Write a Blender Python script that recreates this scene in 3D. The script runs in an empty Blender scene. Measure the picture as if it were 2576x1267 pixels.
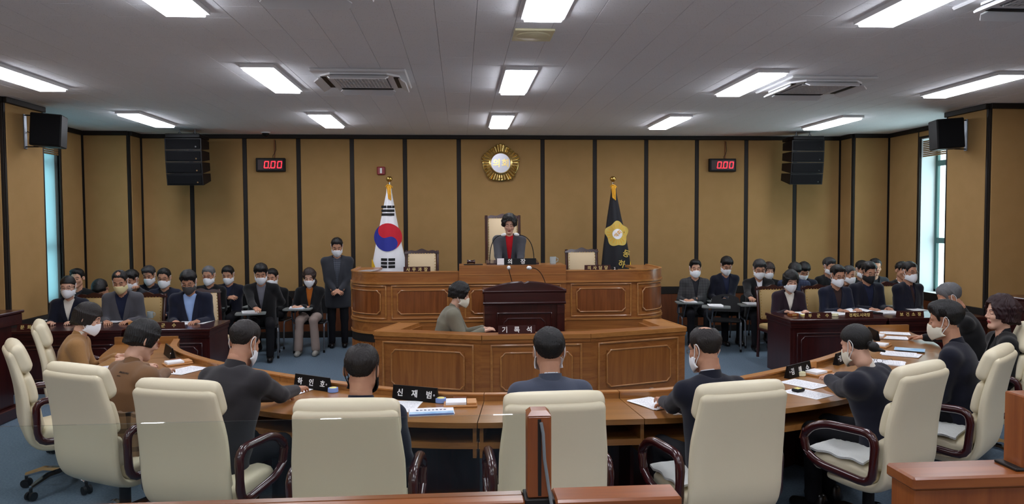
import bpy, bmesh, math, random
import numpy as np
from mathutils import Vector, Matrix
PI=math.pi
S=bpy.context.scene; COL=S.collection
# ---------------------------------------------------------------- camera, light, exposure
F=1814.; YAW,PIT,ROL=.0714,.0416,-.005; CZ=2.0
_cy,_sy,_cp,_sp,_cr,_sr=math.cos(YAW),math.sin(YAW),math.cos(PIT),math.sin(PIT),math.cos(ROL),math.sin(ROL)
FW=np.array([_sy*_cp,_cy*_cp,-_sp]); _rt=np.array([_cy,-_sy,0.]); _up=np.cross(_rt,FW)
RT=_cr*_rt+_sr*_up; UP=-_sr*_rt+_cr*_up
cam=bpy.data.objects.new('camera',bpy.data.cameras.new('camera')); COL.objects.link(cam)
cam.data.sensor_width=36; cam.data.lens=36*F/2576; cam.data.clip_start=.05
M4=Matrix.Identity(4)
for i in range(3):
    M4[i][0]=RT[i]; M4[i][1]=UP[i]; M4[i][2]=-FW[i]
M4[2][3]=CZ
cam.matrix_world=M4; S.camera=cam
W=bpy.data.worlds.new('daylight'); S.world=W; W.use_nodes=True
W.node_tree.nodes['Background'].inputs[0].default_value=(.90,.96,1,1)
W.node_tree.nodes['Background'].inputs[1].default_value=7.0
S.view_settings.view_transform='Standard'; S.view_settings.look='None'; S.view_settings.gamma=1
S.view_settings.use_curve_mapping=False; S.view_settings.exposure=0.0
LAMP=24.0          # brightness of the ceiling panels
# pixel -> place
def ray(x,y): return FW+RT*(x-1288)/F-UP*(y-633.5)/F
def atZ(x,y,z): d=ray(x,y); k=(z-CZ)/d[2]; return Vector((d[0]*k,d[1]*k,z))
def atY(x,y,Y): d=ray(x,y); k=Y/d[1]; return Vector((d[0]*k,Y,CZ+d[2]*k))
def atX(x,y,X): d=ray(x,y); k=X/d[0]; return Vector((X,d[1]*k,CZ+d[2]*k))
# ---------------------------------------------------------------- materials
def lin(c):
    f=lambda v:(v/255/12.92 if v<=10 else ((v/255+.055)/1.055)**2.4)
    return (f(c[0]),f(c[1]),f(c[2]),1)
MATS={}
def mat(name,rgb=(200,200,200),rough=.5,metal=0,emit=None,es=0,spec=.5,coat=0,noise=None,bump=None,wood=None,weave=0,alpha=None,trans=0,sheen=0,dots=0,check=None):
    if name in MATS: return MATS[name]
    m=bpy.data.materials.new(name); m.use_nodes=True; MATS[name]=m
    nt=m.node_tree; N=nt.nodes; L=nt.links; b=N['Principled BSDF']; c=lin(rgb)
    b.inputs['Base Color'].default_value=c; b.inputs['Roughness'].default_value=rough; b.inputs['Metallic'].default_value=metal
    b.inputs['Specular IOR Level'].default_value=spec; b.inputs['Coat Weight'].default_value=coat; b.inputs['Coat Roughness'].default_value=.12
    b.inputs['Transmission Weight'].default_value=trans; b.inputs['Sheen Weight'].default_value=sheen
    if emit: b.inputs['Emission Color'].default_value=lin(emit); b.inputs['Emission Strength'].default_value=es
    if noise or bump or wood or weave or dots or check:
        tc=N.new('ShaderNodeTexCoord'); mp=N.new('ShaderNodeMapping'); L.new(tc.outputs['Object'],mp.inputs[0])
    col=None
    if wood:  # (second colour, grain axis, scale)
        c2,ax,sc=wood; s=[sc*7]*3; s[ax]=sc*.45; mp.inputs['Scale'].default_value=s
        n=N.new('ShaderNodeTexNoise'); n.inputs['Scale'].default_value=2.2; n.inputs['Detail'].default_value=7; n.inputs['Roughness'].default_value=.62; n.inputs['Distortion'].default_value=.9
        L.new(mp.outputs[0],n.inputs[0]); r=N.new('ShaderNodeValToRGB'); r.color_ramp.elements[0].position=.32; r.color_ramp.elements[1].position=.68
        r.color_ramp.elements[0].color=lin(c2); r.color_ramp.elements[1].color=c; L.new(n.outputs[0],r.inputs[0]); L.new(r.outputs[0],b.inputs['Base Color']); col=r
        bp=N.new('ShaderNodeBump'); bp.inputs['Strength'].default_value=.06; bp.inputs['Distance'].default_value=.004; L.new(n.outputs[0],bp.inputs['Height']); L.new(bp.outputs[0],b.inputs['Normal'])
    if noise:  # (second colour, scale)
        n=N.new('ShaderNodeTexNoise'); n.inputs['Scale'].default_value=noise[1]; n.inputs['Detail'].default_value=5
        L.new(mp.outputs[0],n.inputs[0]); r=N.new('ShaderNodeValToRGB'); r.color_ramp.elements[0].position=.35; r.color_ramp.elements[1].position=.65
        r.color_ramp.elements[0].color=lin(noise[0]); r.color_ramp.elements[1].color=c; L.new(n.outputs[0],r.inputs[0]); L.new(r.outputs[0],b.inputs['Base Color'])
    if dots:
        v=N.new('ShaderNodeTexVoronoi'); v.inputs['Scale'].default_value=dots; L.new(mp.outputs[0],v.inputs[0])
        r=N.new('ShaderNodeValToRGB'); r.color_ramp.elements[0].position=.10; r.color_ramp.elements[1].position=.16
        r.color_ramp.elements[0].color=tuple(.55*x for x in c[:3])+(1,); r.color_ramp.elements[1].color=c; L.new(v.outputs['Distance'],r.inputs[0]); L.new(r.outputs[0],b.inputs['Base Color'])
    if check:  # plaid: (line colour, scale, width)
        w1=N.new('ShaderNodeSeparateXYZ'); L.new(mp.outputs[0],w1.inputs[0]); prev=None
        mx=N.new('ShaderNodeMix'); mx.data_type='RGBA'; mx.inputs['A'].default_value=c; mx.inputs['B'].default_value=lin(check[0])
        outs=[]
        for ax in ('X','Z'):
            a=N.new('ShaderNodeMath'); a.operation='MULTIPLY'; a.inputs[1].default_value=check[1]; L.new(w1.outputs[ax],a.inputs[0])
            f=N.new('ShaderNodeMath'); f.operation='FRACT'; L.new(a.outputs[0],f.inputs[0])
            g=N.new('ShaderNodeMath'); g.operation='LESS_THAN'; g.inputs[1].default_value=check[2]; L.new(f.outputs[0],g.inputs[0]); outs.append(g)
        a=N.new('ShaderNodeMath'); a.operation='ADD'; L.new(outs[0].outputs[0],a.inputs[0]); L.new(outs[1].outputs[0],a.inputs[1])
        h=N.new('ShaderNodeMath'); h.operation='MULTIPLY'; h.inputs[1].default_value=.5; L.new(a.outputs[0],h.inputs[0])
        L.new(h.outputs[0],mx.inputs['Factor']); L.new(mx.outputs['Result'],b.inputs['Base Color'])
    if weave:
        n=N.new('ShaderNodeTexNoise'); n.inputs['Scale'].default_value=weave; n.inputs['Detail'].default_value=2; L.new(mp.outputs[0],n.inputs[0])
        bp=N.new('ShaderNodeBump'); bp.inputs['Strength'].default_value=.35; bp.inputs['Distance'].default_value=.004; L.new(n.outputs[0],bp.inputs['Height']); L.new(bp.outputs[0],b.inputs['Normal'])
    if bump:
        n=N.new('ShaderNodeTexNoise'); n.inputs['Scale'].default_value=bump[0]; n.inputs['Detail'].default_value=4; L.new(mp.outputs[0],n.inputs[0])
        bp=N.new('ShaderNodeBump'); bp.inputs['Strength'].default_value=bump[1]; bp.inputs['Distance'].default_value=.01; L.new(n.outputs[0],bp.inputs['Height']); L.new(bp.outputs[0],b.inputs['Normal'])
    return m
mat('wall_fabric',(164,130,84),.9,weave=260,noise=((160,127,81),5),spec=.2)
mat('dark_trim',(30,25,22),.55,spec=.3)
mat('wainscot',(112,62,32),.45,wood=((86,44,22),2,1.0))
mat('ceiling_tile',(236,237,240),.95,spec=.1,dots=55)
mat('ceiling_gap',(120,122,126),.9)
mat('carpet',(102,118,132),.95,spec=.1,weave=420,noise=((88,104,118),60))
mat('oak_u',(166,106,52),.32,coat=.3,wood=((132,78,34),0,1.1))
mat('oak_v',(164,104,50),.32,coat=.3,wood=((130,76,32),2,1.1))
mat('oak_light',(184,126,66),.32,coat=.3,wood=((156,100,48),0,1.2))
mat('oak_field',(140,80,38),.3,coat=.3,wood=((104,54,22),2,1.2))
mat('table_wood',(164,112,58),.28,coat=.3,wood=((138,90,42),0,1.0))
mat('mahogany',(62,20,18),.28,coat=.5,wood=((40,11,11),0,1.3))
mat('mahogany_v',(62,20,18),.28,coat=.5,wood=((40,11,11),2,1.3))
mat('cherry',(156,88,40),.3,coat=.2,wood=((128,66,26),0,1.0))
mat('cherry_v',(156,86,38),.3,coat=.2,wood=((128,64,24),2,1.0))
mat('black_plate',(14,12,13),.45,spec=.2)
mat('plate_brown',(58,22,18),.45,spec=.2)
mat('white_paint',(236,236,234),.5)
mat('white_metal',(225,226,228),.45)
mat('gold_paint',(214,190,120),.4)
mat('gold',(224,196,124),.24,metal=1)
mat('brass',(196,160,84),.22,metal=1)
mat('silver_plate',(190,190,196),.35,metal=.6)
mat('chrome',(210,212,216),.12,metal=1)
mat('steel_gray',(120,126,134),.4,metal=.7)
mat('black_plastic',(16,16,18),.55,spec=.25)
mat('black_mesh',(12,12,14),.85,spec=.15)
mat('leather',(230,219,188),.42,bump=(22,.10),spec=.4)
mat('leather_piping',(206,194,164),.5)
mat('maroon_wood',(58,18,20),.24,coat=.6)
mat('upholstery',(208,186,150),.7,weave=300)
mat('upholstery_gold',(176,148,98),.75,weave=300)
mat('tablet_gray',(120,126,124),.45)
mat('paper',(240,240,242),.8)
mat('paper_print',(238,239,242),.8,noise=((210,212,220),120))
mat('ink',(70,74,84),.8)
mat('cover_blue',(120,170,210),.5,noise=((196,220,236),6))
mat('cover_navy',(40,60,110),.5)
mat('tray_wood',(206,150,92),.45,wood=((184,128,74),0,1.4))
mat('seal_cream',(232,226,186),.5)
mat('seal_blue',(130,160,220),.45)
mat('seal_yellow',(238,224,130),.5)
mat('mug_glint',(220,230,232),.25,trans=.6)  # mug glass: the white tone stands in for bright reflections on the ribs
mat('red_led',(255,40,50),.5,emit=(255,30,44),es=5.0)
mat('led_off',(40,6,8),.4)
mat('green_led',(60,220,110),.5,emit=(60,240,110),es=3)
mat('lamp_panel',(255,255,255),.5,emit=(244,246,255),es=LAMP)
mat('fire_red',(138,26,34),.4)
mat('copper',(130,76,44),.5,metal=.4)
mat('cable_gray',(120,124,126),.5)
mat('window_frame',(58,96,92),.4)
mat('reveal',(214,220,222),.8)
mat('bamboo',(150,116,70),.7,wood=((110,80,46),0,3))
mat('foam_white',(232,234,234),.7)
mat('quilt_gray',(206,208,204),.95,bump=(130,.6))
mat('flag_white',(236,236,240),.8,bump=(16,.15))
mat('flag_black',(16,16,24),.75,bump=(16,.15))
mat('flag_red',(196,24,44),.8); mat('flag_blue',(36,44,140),.8); mat('flag_ink',(14,14,16),.8)
mat('flag_yellow',(232,186,40),.7); mat('thread_gold',(226,164,30),.55); mat('embroider',(206,178,84),.6)
def glass_mat(name,tint,rough=0,ior=1.45,mixf=.12):
    m=bpy.data.materials.new(name); m.use_nodes=True; MATS[name]=m; nt=m.node_tree; nt.nodes.clear(); N=nt.nodes; L=nt.links
    o=N.new('ShaderNodeOutputMaterial'); t=N.new('ShaderNodeBsdfTransparent'); t.inputs[0].default_value=lin(tint)
    g=N.new('ShaderNodeBsdfGlossy'); g.inputs['Roughness'].default_value=rough; lw=N.new('ShaderNodeLayerWeight'); lw.inputs[0].default_value=.5
    pw=N.new('ShaderNodeMath'); pw.operation='POWER'; pw.inputs[1].default_value=4; L.new(lw.outputs['Facing'],pw.inputs[0])
    f=N.new('ShaderNodeMath'); f.operation='MULTIPLY_ADD'; f.inputs[1].default_value=.6; f.inputs[2].default_value=.02; L.new(pw.outputs[0],f.inputs[0])
    mx=N.new('ShaderNodeMixShader'); L.new(f.outputs[0],mx.inputs[0]); L.new(t.outputs[0],mx.inputs[1]); L.new(g.outputs[0],mx.inputs[2]); L.new(mx.outputs[0],o.inputs[0]); return m
glass_mat('glass',(250,253,251)); glass_mat('lens',(240,242,244)); glass_mat('pane',(228,240,240))
def blind_mat():
    m=bpy.data.materials.new('roller_blind'); m.use_nodes=True; MATS['roller_blind']=m; nt=m.node_tree; nt.nodes.clear(); N=nt.nodes; L=nt.links
    o=N.new('ShaderNodeOutputMaterial'); a=N.new('ShaderNodeBsdfTranslucent'); a.inputs[0].default_value=lin((176,202,208)); d=N.new('ShaderNodeBsdfDiffuse'); d.inputs[0].default_value=lin((190,210,212))
    mx=N.new('ShaderNodeMixShader'); mx.inputs[0].default_value=.35; L.new(a.outputs[0],mx.inputs[1]); L.new(d.outputs[0],mx.inputs[2]); L.new(mx.outputs[0],o.inputs[0])
blind_mat()
# ---------------------------------------------------------------- mesh building
class MB:
    def __init__(s): s.v=[]; s.f=[]; s.m=[]; s.mats=[]; s.cur=0
    def use(s,name):
        if name not in s.mats: s.mats.append(name)
        s.cur=s.mats.index(name); return s
    def add(s,vs,fs):
        n=len(s.v); s.v+= [tuple(float(c) for c in p) for p in vs]; s.f+=[tuple(n+i for i in f) for f in fs]; s.m+=[s.cur]*len(fs); return s
    def box(s,x0,x1,y0,y1,z0,z1,b=0):
        if b<=0:
            return s.add([(x,y,z) for z in(z0,z1) for y in(y0,y1) for x in(x0,x1)],[(0,2,3,1),(4,5,7,6),(0,1,5,4),(2,6,7,3),(0,4,6,2),(1,3,7,5)])
        b=min(b,(x1-x0)*.49,(y1-y0)*.49,(z1-z0)*.49); vs=[];ix={}
        X=(x0,x1);Y=(y0,y1);Z=(z0,z1)
        for i in(0,1):
            for j in(0,1):
                for k in(0,1):
                    p=(X[i],Y[j],Z[k]); d=((1,-1)[i]*b,(1,-1)[j]*b,(1,-1)[k]*b)
                    for a in range(3):
                        q=[p[c]+(d[c] if c!=a else 0) for c in range(3)]; ix[i,j,k,a]=len(vs); vs.append(q)
        fs=[]
        for a in range(3):
            u,w=(a+1)%3,(a+2)%3
            for e in(0,1):
                def I(p,q,aa=a):
                    t=[0,0,0]; t[a]=e; t[u]=p; t[w]=q; return ix[t[0],t[1],t[2],aa]
                f=[I(0,0),I(1,0),I(1,1),I(0,1)]; fs.append(tuple(f if e else f[::-1]))
        for a in range(3):
            u,w=(a+1)%3,(a+2)%3
            for p in(0,1):
                for q in(0,1):
                    def J(e,aa):
                        t=[0,0,0]; t[a]=e; t[u]=p; t[w]=q; return ix[t[0],t[1],t[2],aa]
                    fs.append((J(0,u),J(1,u),J(1,w),J(0,w)))
        for i in(0,1):
            for j in(0,1):
                for k in(0,1): fs.append((ix[i,j,k,0],ix[i,j,k,1],ix[i,j,k,2]))
        return s.add(vs,fs)
    def loft(s,rings,cap=True,close=False):
        n=len(rings[0]); vs=[p for r in rings for p in r]; fs=[]; R=len(rings)
        for i in range(R if close else R-1):
            for j in range(n):
                a=i*n+j;b=i*n+(j+1)%n;c=((i+1)%R)*n+(j+1)%n;d=((i+1)%R)*n+j; fs.append((a,b,c,d))
        if cap and not close: fs.append(tuple(range(n))[::-1]); fs.append(tuple((R-1)*n+j for j in range(n)))
        return s.add(vs,fs)
    def tube(s,pts,r,n=8,cap=True,close=False,flat=1.0):
        pts=[Vector(p) for p in pts]; R=len(pts); rings=[]; rr=r if hasattr(r,'__len__') else [r]*R; prev=None
        for i,p in enumerate(pts):
            if close: t=(pts[(i+1)%R]-pts[i-1])
            else: t=pts[min(i+1,R-1)]-pts[max(i-1,0)]
            t.normalize()
            if prev is None: u=t.orthogonal().normalized() if abs(t.z)>.9 else Vector((0,0,1)).cross(t).normalized()
            else: u=(prev-t*prev.dot(t)).normalized()
            prev=u; w=t.cross(u)
            rings.append([p+u*(math.cos(2*PI*k/n)*rr[i])+w*(math.sin(2*PI*k/n)*rr[i]*flat) for k in range(n)])
        return s.loft(rings,cap,close)
    def lathe(s,prof,n=16,c=(0,0,0),axis=2):
        rings=[]
        for r,z in prof:
            ring=[]
            for k in range(n):
                a=2*PI*k/n; p=[r*math.cos(a),r*math.sin(a),z]
                if axis==1: p=[p[0],p[2],-p[1]]
                if axis==0: p=[p[2],p[0],p[1]]
                ring.append((p[0]+c[0],p[1]+c[1],p[2]+c[2]))
            rings.append(ring)
        return s.loft(rings)
    def prism(s,poly,a0,a1,axis=2):
        def P(p,a):
            if axis==2: return (p[0],p[1],a)
            if axis==1: return (p[0],a,p[1])
            return (a,p[0],p[1])
        n=len(poly); vs=[P(p,a0) for p in poly]+[P(p,a1) for p in poly]
        fs=[tuple(range(n))[::-1],tuple(n+i for i in range(n))]+[(i,(i+1)%n,n+(i+1)%n,n+i) for i in range(n)]
        return s.add(vs,fs)
    def ring(s,outer,inner,a0,a1,axis=1):   # flat picture-frame strip between two loops
        def P(p,a): return (p[0],p[1],a) if axis==2 else ((p[0],a,p[1]) if axis==1 else (a,p[0],p[1]))
        n=len(outer); vs=[P(p,a) for a in(a0,a1) for lp in(outer,inner) for p in lp]; fs=[]
        for i in range(n):
            j=(i+1)%n; fs+= [(i,j,n+j,n+i),(2*n+i,3*n+i,3*n+j,2*n+j),(i,2*n+i,2*n+j,j),(n+i,n+j,3*n+j,3*n+i)]
        return s.add(vs,fs)
    def map(s,fn,i0=0): s.v=s.v[:i0]+[tuple(fn(*p)) for p in s.v[i0:]]; return s
    def xf(s,M,i0=0): s.v=s.v[:i0]+[tuple(M@Vector(p)) for p in s.v[i0:]]; return s
    def mesh(s,name='m',smooth=35):
        me=bpy.data.meshes.new(name); me.from_pydata(s.v,[],s.f)
        for n in s.mats: me.materials.append(MATS[n])
        if len(s.mats)>1: me.polygons.foreach_set('material_index',s.m)
        bm=bmesh.new(); bm.from_mesh(me); bmesh.ops.recalc_face_normals(bm,faces=bm.faces); bm.to_mesh(me); bm.free()
        if smooth: me.polygons.foreach_set('use_smooth',[True]*len(me.polygons)); me.set_sharp_from_angle(angle=math.radians(smooth))
        me.update(); return me
    def build(s,name,material=None,parent=None,smooth=35):
        if material and not s.mats: s.mats=[material]
        return mobj(name,s.mesh(name,smooth),parent)
def mobj(name,me,parent=None):
    o=bpy.data.objects.new(name,me); COL.objects.link(o)
    if parent: o.parent=parent
    return o
def tag(o,label,cat,group=None):
    o['label']=label; o['category']=cat
    if group: o['group']=group
    return o
def thing(name,label,cat,loc=(0,0,0),rz=0,group=None):
    o=bpy.data.objects.new(name,None); COL.objects.link(o); o.location=loc; o.rotation_euler=(0,0,rz); o.empty_display_size=.1
    return tag(o,label,cat,group)
def struct(o): o['kind']='structure'; return o
def copy_tree(o,parent=None):
    c=o.copy(); COL.objects.link(c)
    if parent: c.parent=parent
    for ch in list(o.children): copy_tree(ch,c)
    return c
def B(name,m,parent,*box,b=.003): return MB().box(*box,b=b).build(name,m,parent)
_tc={}
def glyphs(chars):     # all letters in one text, one per line, then cut apart
    chars=sorted(set(chars)); cu=bpy.data.curves.new('t','FONT'); cu.body='\n'.join(chars); cu.size=1; cu.extrude=.02; cu.offset=.022; cu.align_x='CENTER'; cu.resolution_u=2; cu.space_line=3
    o=bpy.data.objects.new('t',cu); me=bpy.data.meshes.new_from_object(o); bpy.data.objects.remove(o); bpy.data.curves.remove(cu)
    co=np.array([v.co[:] for v in me.vertices]); ln=np.round((.3-co[:,1])/3).astype(int); fl={}
    for p in me.polygons: fl.setdefault(int(ln[p.vertices[0]]),[]).append(tuple(p.vertices))
    for q,c in enumerate(chars):
        ids=np.where(ln==q)[0]; mp_={int(v):n for n,v in enumerate(ids)}; P=co[ids]+np.array([0,3*q-.35,0]); P[:,0]-=(P[:,0].min()+P[:,0].max())/2
        m=bpy.data.meshes.new('letter'); m.from_pydata([tuple(p) for p in P],[],[tuple(mp_[v] for v in f) for f in fl[q]]); m.update(); _tc[c]=m
def glyph_mat(c,m):
    if (c,m) not in _tc: me=_tc[c].copy(); me.materials.append(MATS[m]); _tc[c,m]=me
    return _tc[c,m]
glyphs('의회하인호신재범강대선김혜수김진영이학회최민경문화원장군수부군수경제도시국장보건소장기록석의장사무과장의사담당2MAKEORNTCLHSstudio동하주요업무추진계획')
def lettering(body,size,M,parent,mat_='white_paint',bold=.0,ext=.0008,pitch=None,name='letter'):
    ch=[c for c in body if c!=' ']; pitch=pitch or size*.98
    for i,c in enumerate(ch):
        o=mobj(name,glyph_mat(c,mat_),parent); o.matrix_local=M@Matrix.Translation(((i-(len(ch)-1)/2)*pitch,0,0))@Matrix.Diagonal((size,size,size,1))
FRONT=Matrix.Rotation(PI/2,4,'X')     # text in XZ plane readable from -Y
# ---------------------------------------------------------------- the room
XL,XR,CL,CR=-6.17,7.60,-5.42,6.93; YB,YC,YP0,YP1,YF=12.75,12.33,9.05,9.87,-4.0; ZC=3.52
Z0,Z1,Z2=.69,.82,3.45
struct(B('floor','carpet',None,XL-.6,XR+.8,YF-.2,YB+.2,-.12,0,b=0))
def mapper(p0,p1):
    p0=Vector((p0[0],p0[1],0)); d=Vector((p1[0],p1[1],0))-p0; L=d.length; d.normalize(); n=Vector((-d.y,d.x,0))   # n: to the left of p0->p1 = into the room
    return L,(lambda s,t,z:(p0.x+d.x*s+n.x*t,p0.y+d.y*s+n.y*t,z))
def run(parent,p0,p1,seams=(),lo=True,z_from=None,ends=(1,1)):
    """fabric panels, dark strips, rail and wood dado along one straight face"""
    L,fn=mapper(p0,p1); cuts=[0]+list(seams)+[L]; w=.035
    for a,b in zip(cuts[:-1],cuts[1:]):
        a2=a+(w if a>0 else w*ends[0]); b2=b-(w if b<L else w*ends[1])
        MB().box(a2+.002,b2-.002,.001,.016,Z1 if z_from is None else z_from,Z2,b=.005).map(fn).build('panel','wall_fabric',parent)
        if lo: MB().box(a2,b2,.001,.014,.11,Z0,b=.004).map(fn).build('wainscot_panel','wainscot',parent)
    for s in (list(seams)+([0] if ends[0] else [])+([L] if ends[1] else [])):
        MB().box(max(s-w+.002,0.001),min(s+w-.002,L-.001),.001,.010,Z1 if z_from is None else z_from,Z2,b=.002).map(fn).build('strip','dark_trim',parent)
    MB().box(0,L,.001,.05,Z2,ZC-.001,b=.006).map(fn).build('crown_rail','dark_trim',parent)
    if lo:
        MB().box(0,L,.001,.022,Z0,Z1,b=.004).map(fn).build('chair_rail','dark_trim',parent)
        MB().box(0,L,.001,.02,0.001,.11,b=.004).map(fn).build('baseboard','dark_trim',parent)
wb=struct(B('wall_back','dark_trim',None,XL-.3,XR+.5,YB,YB+.2,0,ZC,b=0))
seams=[atY(x,500,YB).x-CL for x in (484,618,753,887,1020,1155,1365,1496,1625,1752,1876,1998)]
run(wb,(CR,YB),(CL,YB),sorted((CR-CL)-s for s in seams),ends=(1,1))
for nm,sx,xw,xc in (('left',-1,XL,CL),('right',1,XR,CR)):
    w=MB()
    t=.34 if sx>0 else .22
    wy0,wy1,wz0,wz1=(10.0,11.64,.80,3.36) if sx<0 else (10.0,11.46,.80,3.34)
    a,b_=(xw-t,xw) if sx<0 else (xw,xw+t)
    w.box(a,b_,YF,wy0,0,ZC).box(a,b_,wy1,YB,0,ZC).box(a,b_,wy0,wy1,0,wz0).box(a,b_,wy0,wy1,wz1,ZC)
    c0,c1=(xw,xc) if sx<0 else (xc,xw)
    w.box(c0,c1,YC,YB,0,ZC).box(c0,c1,YP0,YP1,0,ZC)
    wo=struct(w.build('wall_'+nm,'dark_trim'))
    if sx<0:
        run(wo,(xc,YB),(xc,YC)); run(wo,(xc,YC),(xw,YC)); run(wo,(xw,YC),(xw,wy1+.03)); run(wo,(xw,wy1+.03),(xw,wy0-.03),z_from=wz1+.03,ends=(0,0)); run(wo,(xw,wy0-.03),(xw,YP1)); run(wo,(xc,YP1),(xc,YP0)); run(wo,(xc,YP0),(xw,YP0)); run(wo,(xw,YP0),(xw,YF),[2,4,6,8,10])
    else:
        run(wo,(xc,YC),(xc,YB)); run(wo,(xw,YC),(xc,YC)); run(wo,(xw,wy1+.03),(xw,YC)); run(wo,(xw,wy0-.03),(xw,wy1+.03),z_from=wz1+.03,ends=(0,0)); run(wo,(xw,YP1),(xw,wy0-.03)); run(wo,(xc,YP0),(xc,YP1)); run(wo,(xw,YP0),(xc,YP0)); run(wo,(xw,YF),(xw,YP0),[2,4,6,8,10])
    # window
    wi=bpy.data.objects.new('window_1' if sx<0 else 'window_2',None); COL.objects.link(wi); struct(wi); wi['label']='tall window behind pale blue blind' if sx<0 else 'tall bright window with green bars'
    o=sx*(t-.06); X0=xw+o-.025; X1=xw+o+.025
    if sx>0:   # white reveal of the deep opening
        MB().box(xw+.012,xw+t,wy1-.012,wy1-.001,wz0,wz1).box(xw+.012,xw+t,wy0+.001,wy0+.012,wz0,wz1).box(xw+.012,xw+t,wy0,wy1,wz1-.012,wz1-.001).box(xw+.012,xw+t,wy0,wy1,wz0+.001,wz0+.012).build('reveal','reveal',wi)
    fr=MB()
    for (ya,yb,za,zb) in ((wy0,wy0+.06,wz0,wz1),(wy1-.06,wy1,wz0,wz1),(wy0,wy1,wz0,wz0+.06),(wy0,wy1,wz1-.06,wz1),(wy0+.75,wy0+.81,wz0,wz1)): fr.box(X0,X1,ya,yb,za,zb,b=.004)
    fr.build('window_frame','window_frame',wi)
    for zz in (1.66,2.93): B('mullion','window_frame',wi,X0,X1,wy0+.06,wy1-.06,zz-.045,zz+.045)
    for za,zb in ((wz0+.06,1.615),(1.705,2.885),(2.975,wz1-.06)): B('pane','pane',wi,(X0+X1)/2-.004,(X0+X1)/2+.004,wy0+.06,wy1-.06,za,zb,b=0)
    MB().box(xw-.02*sx if sx>0 else xw-.02,xw+.02 if sx>0 else xw+.02,wy0-.03,wy1+.03,wz0-.03,wz0,b=.004).box(xw-.02,xw+.02,wy1,wy1+.03,wz0,wz1+.03,b=.004).box(xw-.02,xw+.02,wy0-.03,wy0,wz0,wz1+.03,b=.004).box(xw-.02,xw+.02,wy0,wy1,wz1,wz1+.03,b=.004).build('casing','dark_trim',wi)
    if sx<0:
        rb=thing('roller_blind','pale blue translucent roller blind over the tall window','blind',(xw-.05,(wy0+wy1)/2,wz1))
        hw=(wy1-wy0)/2-.03
        MB().box(-.003,.003,-hw,hw,-(wz1-wz0)+.03,-.10).build('cloth','roller_blind',rb)
        MB().tube([(-.02,-hw,-.06),(-.02,hw,-.06)],.028,12).build('roller','white_metal',rb); MB().box(-.008,.008,-hw,hw,-(wz1-wz0)+.01,-(wz1-wz0)+.03,b=.003).build('bottom_bar','white_metal',rb)
    bb=thing('bamboo_blind','bamboo slat blind rolled up at the top of the '+('left' if sx<0 else 'right')+' window','blind',(xw+(.035 if sx>0 else -.0),(wy0+wy1)/2,wz1-.03))
    hw=(wy1-wy0)/2-.02
    for k in range(9): MB().box(-.012,.012,-hw,hw,-.035-.03*k,-.012-.03*k,b=.003).build('slat','bamboo',bb)
struct(B('wall_front','white_paint',None,XL-.3,XR+.5,YF-.2,YF,0,ZC,b=0))
# ceiling and its tiles
ce=struct(B('ceiling','ceiling_gap',None,XL-.3,XR+.5,YF-.2,YB+.2,ZC+.012,ZC+.15,b=0))
tm=MB().box(-.149,.149,-.299,.299,0,.012,b=.0025).mesh('ceiling_tile',0); tm.materials.append(MATS['ceiling_tile'])
tiles=[]
nx=int((XR-XL)/.3)+1; ny=int((YB-YF)/.6)+1
for i in range(nx):
    for j in range(ny+1):
        x=XL+.15+.3*i; y=YB-.3-.6*j+(.3 if i%2 else 0)
        if y>YB-.1 : continue
        P=np.array([x,y,ZC-CZ]); d=P@FW
        u=1288+F*(P@RT)/d if d>.1 else 9e9; v=633.5-F*(P@UP)/d if d>.1 else 9e9
        vis=d>.1 and -40<u<2616 and -40<v<400
        tiles.append((d if vis else 1e3+abs(y),x,y))
tiles.sort()
for d,x,y in tiles[:300]:
    o=mobj('ceiling_tile',tm,ce); o.location=(x,y,ZC)
r=MB()
for d,x,y in tiles[300:]:
    y0=max(y-.299,YF); y1=min(y+.299,YB); x1=min(x+.149,XR)
    if y1>y0+.02: r.box(x-.149,x1,y0,y1,ZC,ZC+.012)
for i in range(1,nx,2): r.box(XL+.15+.3*i-.149,min(XL+.15+.3*i+.149,XR),YB-.299,YB,ZC,ZC+.012)
o=r.build('ceiling_tiles','ceiling_tile',ce,0); o['kind']='stuff'
# ceiling light panels
def light_panel():
    t=thing('ceiling_light','','ceiling light')
    fw,fl,hw,hl=.160,.642,.139,.615; h=.035
    rect=lambda a,b:[(-a,-b),(a,-b),(a,b),(-a,b)]
    MB().ring(rect(fw,fl),rect(hw,hl),-h,-.001,axis=2).build('frame','white_metal',t)
    MB().box(-hw,hw,-hl,hl,-h-.024,-h+.012,b=.006).build('diffuser','lamp_panel',t); return t  # lowered below the frame; glowing sides added to brighten the ceiling
proto=light_panel(); first=True
rowname=['row nearest the back wall','second row from the back wall','third row from the back wall','row over the railing','row behind the viewer']
colname=['far left','left of centre','centre','right of centre','far right']
for j in range(5):
    for i in range(5):
        t=proto if first else copy_tree(proto); first=False
        t.location=(.615+2.543*(i-2),11.40-3.036*j-.615,ZC); t['label']=f'long white ceiling light panel, {colname[i]} of the {rowname[j]}'; t['group']='ceiling light panels'
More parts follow.
